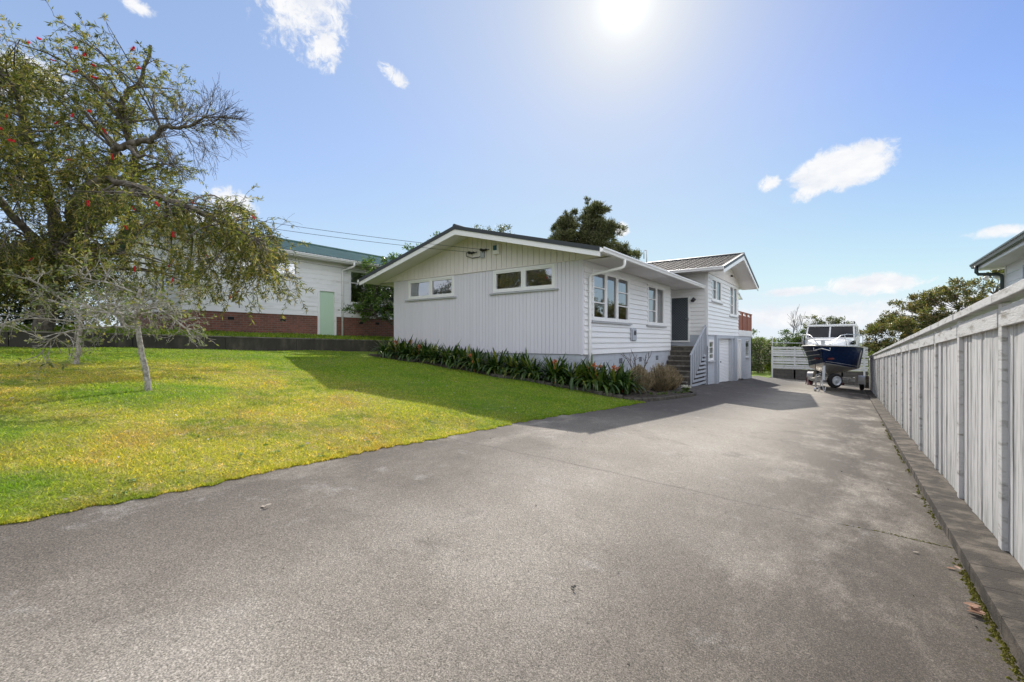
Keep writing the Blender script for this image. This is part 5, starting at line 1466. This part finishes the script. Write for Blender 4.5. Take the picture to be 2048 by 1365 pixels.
# garden behind the slatted fence and behind the garage
M['hedge_leaf'] = leaf_mat('garden_leaf', [(.035, .06, .015), (.07, .11, .025), (.13, .19, .04)], .35, .45, .4)
M['lime_leaf'] = leaf_mat('lime_leaf', [(.12, .17, .02), (.22, .27, .03), (.30, .32, .05)], .4, .45, .3)
M['pinkish_leaf'] = leaf_mat('flowering_leaf', [(.03, .055, .015), (.06, .10, .025), (.12, .16, .05), (.5, .40, .40)], .35, .45, .4)
def shrub(label, base, clumps, leafm, seed, name='shrub', n=900, L=.13, Wd=.06, group=None):
    return clump_tree(name, label, base, [([(0, 0, 0), (0, 0, .6), (.05, .05, 1.1)], .06, .03)], clumps, leafm, M['brown_bark'], n, L, Wd, seed, cat='shrub', group=group)
rng = np.random.default_rng(71)
def blob(n, w, h, dd, z0=.2, r=(.35, .6)): return [(R3(rng.uniform(-w, w), z0 + rng.uniform(0, 1) * h, rng.uniform(-dd, dd)), rng.uniform(*r)) for _ in range(n)]
shrub('flowering shrub with pale pink blossom behind the end of the garage', (-5.9, 41.0, -2.6), blob(40, 1.0, 2.6, .8), M['pinkish_leaf'], 61)
shrub('rounded lime green shrub left of the slatted fence', (-4.75, 41.3, -2.6), blob(18, .5, 1.5, .5), M['lime_leaf'], 62)
shrub('upper lime green shrub behind the pink flowering shrub', (-6.6, 46.5, -2.6), blob(16, .9, .6, .6, 2.0), M['lime_leaf'], 63)
shrub('dark green shrub standing behind the left half of the slatted fence', (-3.1, 41.5, -2.6), blob(60, 1.7, 3.3, .7), M['hedge_leaf'], 64)
shrub('taller dark shrub right behind the boat cabin', (-1.4, 42.5, -2.6), blob(54, 1.6, 4.0, .7), M['mid_leaf'], 65)
shrub('dark rounded tree top beyond the deck balustrade', (-9.0, 50.0, -2.6), blob(30, 1.7, 3.2, 1.0, .4, (.5, .9)), M['hedge_leaf'], 66, n=500, L=.18, Wd=.07)
shrub('low dark hedge running across the back lawn', (-6.5, 44.5, -2.6), blob(60, 4.2, .9, .5, .1), M['hedge_leaf'], 67, n=600)
shrub('bushy yellow green shrub between boat and paling fence', (1.3, 38.2, -2.7), blob(12, .5, 1.2, .4, .5), M['lime_leaf'], 68)
# bare winter trees far behind
def bare_tree(label, base, h, seed):
    rng = np.random.default_rng(seed); t = thing('bare_tree', label, 'tree', base, group='bare winter trees'); tubes = []; tips = []
    twig_tree(rng, tubes, tips, base, (0, 0, 1), h * .4, .07 * h / 5, 0, 4, (2, 3), .5, .06, .1, .68, .6, 4, 5, .012)
    tubes_mesh('trunk', tubes, M['brown_bark'], t)
bare_tree('leafless winter tree beyond the slatted fence, left of the boat', (-5.0, 52.0, -2.7), 6.2, 81)
bare_tree('smaller leafless tree beyond the deck', (-10.5, 58.0, -2.7), 5.5, 82)

# dark thicket left of the bottlebrush and trees across the street
M['dark_leaf'] = leaf_mat('deep_shade_leaf', [(.018, .03, .010), (.03, .05, .014), (.055, .085, .02)], .3, .5, .3)
rng = np.random.default_rng(91)
clump_tree('thicket_shrub', 'dark dense shrub in the shade behind the bottlebrush trunk', (-20.2, 2.6, .3), [([(0, 0, 0), (0, 0, 1.5), (.1, 0, 2.4)], .12, .05)],
           [(R3(rng.uniform(-2.4, 1.0), rng.uniform(.2, 2.6), rng.uniform(-.9, .9)), rng.uniform(.45, .75)) for _ in range(40)], M['dark_leaf'], M['brown_bark'], 700, .13, .05, 92, cat='shrub')
clump_tree('thicket_shrub', 'taller dark shrub at the left edge beside the terrace', (-19.6, -1.2, .3), [([(0, 0, 0), (0, 0, 1.5), (.1, 0, 2.8)], .12, .05)],
           [(R3(rng.uniform(-1.4, 1.4), rng.uniform(.2, 3.4), rng.uniform(-.9, .9)), rng.uniform(.45, .75)) for _ in range(36)], M['dark_leaf'], M['brown_bark'], 600, .13, .05, 93, cat='shrub')

# ---------- garden bed round the front corner
def bed_z(x, y): return max(float(zl(x, y)) + .03, float(zd(x, y)) + .05) + .02 * math.sin(x * 9) * math.sin(y * 7)
def bed_edge(x):     # front edge of the bed along the gable
    return 10.62 + .05 * math.sin(x * 3)
mb = MB()
mb.grid(lambda u, v: (lambda x, y: (x, y, bed_z(x, y) + (.035 if 0 < v < 1 else -.05)))(-14.75 + 9.75 * u, bed_edge(-14.75 + 9.75 * u) + (11.48 - bed_edge(-14.75 + 9.75 * u)) * v), 60, 6)
outer = [(-5.0, 10.62), (-4.55, 10.82), (-4.2, 11.15), (-4.05, 12.0), (-3.97, 13.0), (-3.88, 14.0), (-3.86, 14.6), (-4.05, 15.2), (-4.5, 15.7), (-5.0, 16.2), (-5.02, 17.9)]
OP = smooth_path([(x, y, 0) for x, y in outer], 4)
inner = [np.array([max(-6.0, -5.0 - .0 * i), 0, 0]) for i in range(len(OP))]
vs = []; nI = 7
for p in OP:
    for j in range(nI):
        f = j / (nI - 1); x = p[0] + (-6.0 - p[0]) * f; y = p[1] + (max(p[1], 11.0) - p[1]) * f
        z = float(zd(min(x, p[0]), y)) + .07 + .03 * math.sin(x * 8 + y * 5) * (0 < j) + .10 * f - (.06 if j == 0 else 0)
        vs.append((x, y, z))
mb.add(vs, [(i * nI + j, (i + 1) * nI + j, (i + 1) * nI + j + 1, i * nI + j + 1) for i in range(len(OP) - 1) for j in range(nI - 1)])
tag(mb.build('garden_bed', M['soil'], smooth=False), kind='structure')

# edging blocks
M['edging'] = mat('dark_mossy_edging', (.07, .062, .052), .95, col2=(.12, .11, .085), ms=9, var=.3, vs=20, bump=.6, bs=50)
path = [np.array([x, bed_edge(x) - .03, 0]) for x in np.linspace(-8.6, -5.15, 24)] + [p for p in OP if p[1] < 15.75]
seg = [0.0]
for a, b in zip(path, path[1:]): seg.append(seg[-1] + float(np.linalg.norm(b - a)))
first = None; s = .1; rng = np.random.default_rng(14)
while s < seg[-1] - .1:
    i = max(j for j in range(len(seg)) if seg[j] <= s); i = min(i, len(path) - 2)
    f = (s - seg[i]) / max(1e-6, seg[i + 1] - seg[i]); p = path[i] + (path[i + 1] - path[i]) * f; dv = path[i + 1] - path[i]
    z = float(zd(p[0], p[1])) if p[0] > -4.6 else float(zl(p[0], p[1]))
    if first is None:
        mb = MB(); mb.box(-.115, .115, -.05, .05, -.08, .085); o = mb.build('edging_block', M['edging'], bevel=.015); first = o
        tag(o, 'dark mossy concrete block in the edging of the garden bed', 'edging block', 'edging blocks round the garden bed')
    else:
        o = first.copy(); COL.objects.link(o)
    o.location = (p[0], p[1], z); o.rotation_euler = (rng.normal(0, .03), rng.normal(0, .03), math.atan2(dv[1], dv[0]) + rng.normal(0, .04))
    s += .242

# clivias
M['cliv_leaf'] = leaf_mat('clivia_strap_leaf', [(.018, .042, .010), (.035, .075, .016), (.075, .13, .022), (.26, .27, .05)], .22, .35, .5, tcol=(1.5, 1.7, .6))
M['cliv_flower'] = leaf_mat('clivia_orange', [(.50, .15, .07), (.58, .24, .11)], .35, .5, .3, tcol=(1.2, 1, .8))
def clivia_mesh(seed):
    rng = np.random.default_rng(seed); mb = MB()
    n = rng.integers(58, 72)
    for i in range(n):
        a = rng.uniform(0, 2 * math.pi); L = rng.uniform(.55, 1.0); w = rng.uniform(.036, .058); lean = rng.uniform(.15, 1.25)
        hx, hy = math.cos(a), math.sin(a); sx, sy = -hy, hx
        b0 = rng.uniform(0, .12); p = np.array([hx * b0, hy * b0, .0]); th = math.pi / 2 - lean * .35; vs = []; k_ = 6
        for j in range(k_ + 1):
            ww = w * (.6 + .8 * math.sin(math.pi * min(1, j / k_ * .75 + .2))) * (1 if j < k_ else .12) / 2
            vs += [tuple(p + np.array([sx, sy, 0]) * ww), tuple(p - np.array([sx, sy, 0]) * ww)]
            p = p + np.array([hx * math.cos(th), hy * math.cos(th), math.sin(th)]) * L / k_; th -= lean * .42
        mb.add(vs, [(2 * j, 2 * j + 1, 2 * j + 3, 2 * j + 2) for j in range(k_)])
    return mb
def flower_mesh(seed):
    rng = np.random.default_rng(seed); mb = MB()
    mb.tube([(0, 0, 0), (.02, 0, .3), (.03, .0, .60)], .012, 5)
    for i in range(11):
        d = unit(rng.normal(size=3) + np.array([0, 0, .7])); c = np.array([.03, 0, .60]); e = c + d * .075
        s = unit(np.cross(d, rng.normal(size=3))); s2 = np.cross(d, s)
        for q in range(5):
            an = 2 * math.pi * q / 5; o = s * math.cos(an) + s2 * math.sin(an); o2 = s * math.cos(an + .9) + s2 * math.sin(an + .9)
            mb.quad(tuple(c), tuple(e + o * .018), tuple(e + d * .02 + (o + o2) * .024), tuple(e + o2 * .018))
    return mb
protos = []
for i in range(4):
    r_ = thing('clivia_plant', 'clivia clump of dark strap leaves', 'plant', (0, 0, 0), 'clivias along the gable wall')
    o = clivia_mesh(100 + i).build('foliage', M['cliv_leaf'], r_, normals=False); protos.append((r_, o, [False]))
fm = flower_mesh(3).build('flower_head', M['cliv_flower'], None, normals=False)
fused = [False]
rng = np.random.default_rng(77)
spots = []
for i in range(27):
    x = -13.95 + 8.7 * i / 26 + rng.normal(0, .06); spots.append((x, 11.02 + rng.normal(0, .12) + (.0 if i % 2 else -.14), rng.uniform(.84, 1.08)))
spots += [(-4.95, 11.15, 1.0), (-5.3, 11.45, 1.0), (-5.0, 11.75, .95), (-4.7, 11.35, .8), (-5.55, 11.0, 1.05)]
flowered = {2: 1, 3: 1, 6: 1, 14: 1, 22: 1, 25: 1, 27: 2, 28: 1, 29: 1, 31: 1}
for i, (x, y, sc) in enumerate(spots):
    r_, o, used = protos[i % 4]
    if used[0]:
        r2 = r_.copy(); COL.objects.link(r2); ORG[r2.name] = Vector((0, 0, 0)); o2 = o.copy(); COL.objects.link(o2); o2.parent = r2
    else:
        r2 = r_; used[0] = True
    r2.location = (x, y, bed_z(x, y) if x < -5.1 else float(zd(x, y)) + .12); r2.rotation_euler = (0, 0, rng.uniform(0, 6.28)); r2.scale = (sc, sc, sc * 1.0)
    nf = flowered.get(i, 0)
    r2['label'] = 'clivia clump with orange flower heads in the bed under the gable' if nf else 'clivia clump of dark strap leaves without flowers in the bed under the gable'
    for q in range(nf):
        if not fused[0]: f = fm; fused[0] = True
        else: f = fm.copy(); COL.objects.link(f)
        f.parent = r2; f.location = (rng.normal(0, .12), rng.normal(0, .12), rng.uniform(-.05, .06)); f.rotation_euler = (rng.normal(0, .15), rng.normal(0, .15), rng.uniform(0, 6.28))

# dry cut-back bushes
M['dry_stem'] = mat('dry_tan_stems', (.32, .25, .15), .9, col2=(.13, .105, .055), ms=8, isl=.45)
M['dry_leaf'] = leaf_mat('withered_leaf', [(.14, .11, .05), (.28, .22, .12), (.40, .33, .20), (.12, .16, .04)], .2, .8, .2)
for i, (x, y, w, h, lab) in enumerate([(-4.75, 12.35, .46, .74, 'dry brown bush next to the last clivia'), (-5.25, 13.6, .40, .72, 'dry brown bush set back against the foundation'), (-4.6, 13.75, .55, .82, 'largest dry tan bush in the middle of the bed'), (-4.66, 14.8, .46, .74, 'dry brown bush nearest the steps')]):
    rng = np.random.default_rng(200 + i); z0 = float(zd(x, y)) + .10
    t = thing('dry_bush', lab, 'bush', (x, y, z0), 'dry bushes in the bed'); mb = MB(); P0 = []; D0 = []
    for _ in range(480):
        a = rng.uniform(0, 6.283); r_ = w * rng.uniform(0, 1) ** .6; b = np.array([math.cos(a) * r_ * .35, math.sin(a) * r_ * .35, 0])
        e = np.array([math.cos(a) * r_, math.sin(a) * r_, h * (1 - .55 * (r_ / w) ** 2) * rng.uniform(.75, 1.08)])
        m_ = (b + e) / 2 + rng.normal(0, .03, 3)
        mb.tube([np.array([x, y, z0]) + q for q in (b, m_, e)], [.007, .006, .0055], 3, cap=True)
        for _ in range(3):
            f = rng.uniform(.4, 1); P0.append(np.array([x, y, z0]) + b + (e - b) * f); D0.append(unit(rng.normal(size=3) + np.array([0, 0, .5])))
    mb.build('stems', M['dry_stem'], t, normals=False)
    np_mesh('foliage', leaf_quads(np.array(P0), np.array(D0), rng.uniform(.02, .05, len(P0)), rng.uniform(.012, .022, len(P0)), rng), 4, M['dry_leaf'], t)
rng = np.random.default_rng(17); tubes = []; tips = []
b = np.array([-5.55, 14.3, float(zd(-5.55, 14.3)) + .1]); t = thing('bare_shrub', 'leafless dark twiggy shrub standing above the dry bushes by the foundation', 'shrub', tuple(b))
for q in ((-.35, .25, 1), (.1, .4, 1), (.3, .1, .9)):
    twig_tree(rng, tubes, tips, b, q, .72, .024, 0, 2, (2, 3), .6, .05, .12, .5, .6, 4, 5, .007)
tubes_mesh('stems', tubes, M['brown_bark'], t)
# small white flowers and seedlings at the bed corner
M['white_flower'] = leaf_mat('white_petal', [(.75, .74, .55), (.82, .82, .78)], .3, .6, .2, tcol=(1, 1, .9))
def low_plant(label, x, y, w, n, nf, seed, cat='flower', name='primrose_plant', group=None):
    rng = np.random.default_rng(seed); z0 = float(zd(x, y)) + .10; t = thing(name, label, cat, (x, y, z0), group)
    a = rng.uniform(0, 6.28, n); r_ = w * rng.uniform(0, .5, n)
    P = np.stack([x + np.cos(a) * r_, y + np.sin(a) * r_, np.full(n, z0) + rng.uniform(0, .03, n)], 1); Dn = np.stack([np.cos(a), np.sin(a), rng.uniform(.2, 1.4, n)], 1)
    np_mesh('foliage', leaf_quads(P, Dn, rng.uniform(.06, .11, n), rng.uniform(.03, .045, n), rng, .6), 4, M['hedge_leaf'], t)
    if nf:
        P = np.stack([x + rng.normal(0, w * .45, nf), y + rng.normal(0, w * .45, nf), z0 + rng.uniform(.08, .15, nf)], 1); Dn = rng.normal(size=(nf, 3)) + np.array([0, 0, .6])
        np_mesh('flower', leaf_quads(P, Dn, rng.uniform(.025, .04, nf), rng.uniform(.025, .04, nf), rng, .5), 4, M['white_flower'], t)
low_plant('small plant covered in white flowers at the corner of the bed by the steps', -4.25, 15.1, .17, 70, 130, 301)
for i, (x, y) in enumerate([(-4.12, 12.2), (-4.1, 12.55), (-4.05, 13.3), (-4.0, 13.6), (-3.98, 13.9), (-3.95, 14.2), (-4.1, 14.45), (-4.3, 12.0)]):
    low_plant('small green seedling growing just inside the bed edging', x, y, .06, 14, 0, 310 + i, 'seedling', 'seedling_plant', 'seedlings along the bed edging')

# fallen leaves and bits on the driveway
M['fallen'] = leaf_mat('fallen_leaf', [(.30, .15, .09), (.42, .26, .18)], .15, .6, .3, tcol=(1, .9, .8))
def fallen(label, x, y, L, n, seed, m='fallen'):
    rng = np.random.default_rng(seed); mb = MB(); z0 = float(zd(x, y))
    for i in range(n):
        a = rng.uniform(0, 6.28) if n > 2 else rng.uniform(-.5, .5) + i * 2.2
        c = np.array([x + rng.normal(0, .25 * L * (n > 1)), y + rng.normal(0, .25 * L * (n > 1)), z0 + .008 + .012 * i]); d = np.array([math.cos(a), math.sin(a), 0]); s = np.array([-d[1], d[0], 0])
        vs = []
        for j in range(6):
            f = j / 5; w = L * .26 * math.sin(math.pi * min(.98, max(.02, f))) ** .8; q = c + d * L * (f - .5) + np.array([0, 0, .03 * L * 4 * (f - .5) ** 2])
            vs += [tuple(q - s * w + np.array([0, 0, .25 * w])), tuple(q), tuple(q + s * w + np.array([0, 0, .25 * w]))]
        mb.add(vs, [(3 * j + k_, 3 * j + 3 + k_, 3 * j + 4 + k_, 3 * j + 1 + k_) for j in range(5) for k_ in range(2)])
    tag(mb.build('fallen_leaf', M[m], origin=(x, y, z0), normals=False), label, 'leaf', 'fallen leaves on the driveway')
M['dark_bit'] = mat('dark_litter', (.02, .018, .016), .9)
M['pale_bit'] = mat('pale_dry_leaf', (.34, .29, .23), .8)
fallen('curled reddish brown fallen leaf cluster against the kerb', .54, 3.52, .075, 4, 1)
fallen('pale dry leaf lying on the driveway near the lawn', -3.32, 1.54, .05, 2, 2, 'pale_bit')
fallen('tiny black leaf scrap in the middle of the near driveway', -1.18, 2.16, .03, 2, 3, 'dark_bit')
fallen('pale leaf sliver beside the moss of the joint', .38, 4.35, .04, 1, 4, 'pale_bit')
fallen('dry leaf in the gutter line just beyond the joint', .56, 4.2, .05, 2, 5, 'fallen')
fallen('small dark scrap at the lower edge of the driveway', -1.55, 1.45, .018, 1, 6, 'dark_bit')
fallen('small dark scrap on the driveway left of the joint', -2.05, 1.62, .014, 1, 7, 'dark_bit')
fallen('small pale leaf in the gutter line farther along the kerb', .57, 6.3, .05, 2, 8, 'pale_bit')
# ------------------------------------------------------------------ camera, sun, sky
cam = bpy.data.cameras.new('camera'); co = bpy.data.objects.new('camera', cam); COL.objects.link(co)
cam.sensor_width = 36; cam.lens = 16; cam.clip_start = .05; cam.clip_end = 3000
co.location = (0, 0, 0); co.rotation_euler = (math.radians(90), 0, YAW)
SC.camera = co

SUN_AZ, SUN_EL = -22.83, 35.74                      # degrees from +Y towards +X, degrees up
sd = Vector((math.sin(math.radians(SUN_AZ)) * math.cos(math.radians(SUN_EL)), math.cos(math.radians(SUN_AZ)) * math.cos(math.radians(SUN_EL)), math.sin(math.radians(SUN_EL))))
sl = bpy.data.lights.new('sun', 'SUN'); so = bpy.data.objects.new('sun', sl); COL.objects.link(so)
sl.energy = 5.0; sl.angle = math.radians(.53); sl.color = (1, .94, .85)
so.rotation_euler = sd.to_track_quat('Z', 'Y').to_euler()

W = bpy.data.worlds.new('World'); SC.world = W; W.use_nodes = True
W.node_tree.nodes.clear()
k = NT(W.node_tree)
D = k.vmath('NORMALIZE', k.n('ShaderNodeTexCoord').outputs['Generated'])
sky = k.n('ShaderNodeTexSky', sky_type='NISHITA', sun_disc=False, sun_elevation=math.radians(SUN_EL), sun_rotation=math.radians(SUN_AZ), altitude=20, air_density=1.0, dust_density=0.0, ozone_density=1.5)
z = k.n('ShaderNodeSeparateXYZ', {0: D}).outputs[2]
c = sky.outputs[0]
c = k.mix(1.0, c, (.84, 1.07, 1.54), 'MULTIPLY')
def lit(v): return tuple(x / WS for x in v)
WS = .1
def dirv(a, e):
    a, e = math.radians(a), math.radians(e)
    return Vector((math.sin(a) * math.cos(e), math.cos(a) * math.cos(e), math.sin(e)))
c = k.mix(1.0, c, lit((.86, .91, .97)), 'DARKEN')
# pale haze towards the horizon, a little thicker on the left
sdot = k.math('MAXIMUM', k.vmath('DOT_PRODUCT', D, tuple(sd)), 0.0)
fe = k.math('EXPONENT', k.math('MULTIPLY', k.math('ABSOLUTE', z), -5.6))
fl = k.math('MULTIPLY', k.step(k.vmath('DOT_PRODUCT', D, (-.93, .36, 0)), .2, .75), .34)
c = k.mix(fl, c, lit((.62, .80, .98)))
c = k.mix(k.math('MULTIPLY', fe, .95), c, lit((.81, .89, .965)))
# bright veil round the sun
fs = k.math('ADD', k.math('MULTIPLY', k.math('POWER', sdot, 11), .56), k.math('MULTIPLY', k.math('POWER', sdot, 90), .5), clamp=True)
c = k.mix(fs, c, lit((.81, .84, .88)))
for p, col in ((320, (.14, .135, .13)), (2200, (.5, .48, .45)), (12000, (6, 6, 5.6))):
    g = k.math('POWER', sdot, p)
    c = k.mix(1.0, c, k.mix(g, (0, 0, 0), lit(col)), 'ADD')
# separate clouds: azimuth, elevation, half width, half height (degrees), softness, raggedness, tilt
CL = [(-61.6, 34.4, 3.6, 3.6, 1.3, 1.25, 35), (-59.2, 31.0, 1.5, 1.9, 1.2, 1.3, 20), (-0.6, 17.1, 4.2, 2.0, .5, .42, 9), (-3.2, 15.6, 1.9, .9, .8, .8, 25), (-7.2, 16.8, .95, .75, .9, .9, 0), (-51.0, 29.4, 1.2, .5, 1.8, 2.0, -35), (-76.1, 29.5, .95, .5, 1.5, 1.3, 0),
      (-84.3, 21.7, 3.1, 1.6, .8, .8, 0), (-68.4, 14.4, 2.2, 1.5, .8, .8, -10), (-71.0, 12.3, 2.8, 1.1, .8, .8, 0), (2.2, 5.6, 3.6, 1.0, .7, .7, 0), (-4.9, 5.3, 2.6, .4, 1.3, .9, 3), (-4.5, 2.6, 9, 1.0, 1.6, .8, 0), (-23.0, 13.3, .9, .9, .7, .7, 0), (10.4, 9.3, 2.0, .4, 1.5, 1.0, 0), (8, 3.2, 8, .9, 1.4, .9, 0)]
warp = k.vmath('ADD', D, k.vmath('MULTIPLY', k.vmath('SUBTRACT', k.n('ShaderNodeTexNoise', {'Vector': D, 'Scale': 24.0, 'Detail': 4.0}).outputs['Color'], (.5, .5, .5)), (.05, .05, .05)))
nz = k.math('SUBTRACT', k.noise(warp, 46, 9, .66), .5)
nz2 = k.math('SUBTRACT', k.noise(D, 15, 4, .6), .5)
nzz = k.math('ADD', k.math('MULTIPLY', nz, 4.6), k.math('MULTIPLY', nz2, 2.6))
tot = None
for az, el, a, b, soft, rag, tilt in CL:
    C = dirv(az, el); R = Vector((C.y, -C.x, 0)).normalized(); U = R.cross(C)
    t = math.radians(tilt); R2 = R * math.cos(t) + U * math.sin(t); U2 = U * math.cos(t) - R * math.sin(t)
    x = k.math('DIVIDE', k.vmath('DOT_PRODUCT', D, tuple(R2)), math.radians(a))
    y = k.math('DIVIDE', k.vmath('DOT_PRODUCT', D, tuple(U2)), math.radians(b))
    q = k.math('MULTIPLY_ADD', x, x, k.math('MULTIPLY', y, y))
    q = k.math('MULTIPLY_ADD', nzz, rag, q)
    front = k.step(k.vmath('DOT_PRODUCT', D, tuple(C)), .6, .7)
    mk = k.math('MULTIPLY', k.step(q, 1.0 + soft * .7, 1.0 - soft * .9), front)
    tot = mk if tot is None else k.math('MAXIMUM', tot, mk)
shade = k.ramp(k.noise(k.vmath('MULTIPLY', D, (1, 1, 2.2)), 14, 5, .6), [(.3, lit((.82, .85, .92))), (.6, lit((1.0, 1.0, 1.0)))])
c = k.mix(k.math('MULTIPLY', tot, .96), c, shade)
# broken white cloud added out of view (behind and beside the viewer) to light walls
back = k.step(k.vmath('DOT_PRODUCT', D, tuple(float(q) for q in FWD)), .48, .1)
bk = k.math('MULTIPLY', back, k.step(k.noise(k.vmath('MULTIPLY', D, (1, 1, 1.8)), 2.6, 6, .6), .40, .55))
side = k.step(k.vmath('DOT_PRODUCT', D, (.97, .0, .24)), .1, .7)
c = k.mix(k.math('MULTIPLY', bk, .95), c, k.mix(side, lit((1.1, 1.13, 1.2)), lit((2.6, 2.63, 2.7))))
bg = k.n('ShaderNodeBackground', {'Color': c, 'Strength': WS})
wo = k.n('ShaderNodeOutputWorld')
W.node_tree.links.new(bg.outputs[0], wo.inputs[0])
W.cycles.sampling_method = 'AUTOMATIC'

SC.view_settings.view_transform = 'Standard'; SC.view_settings.look = 'None'
SC.view_settings.exposure = 0; SC.view_settings.gamma = 1
SC.render.engine = 'CYCLES'
SC.cycles.max_bounces = 8; SC.cycles.transparent_max_bounces = 16; SC.cycles.caustics_reflective = False; SC.cycles.caustics_refractive = False
SC.cycles.use_denoising = True
SC.cycles.sample_clamp_indirect = 6
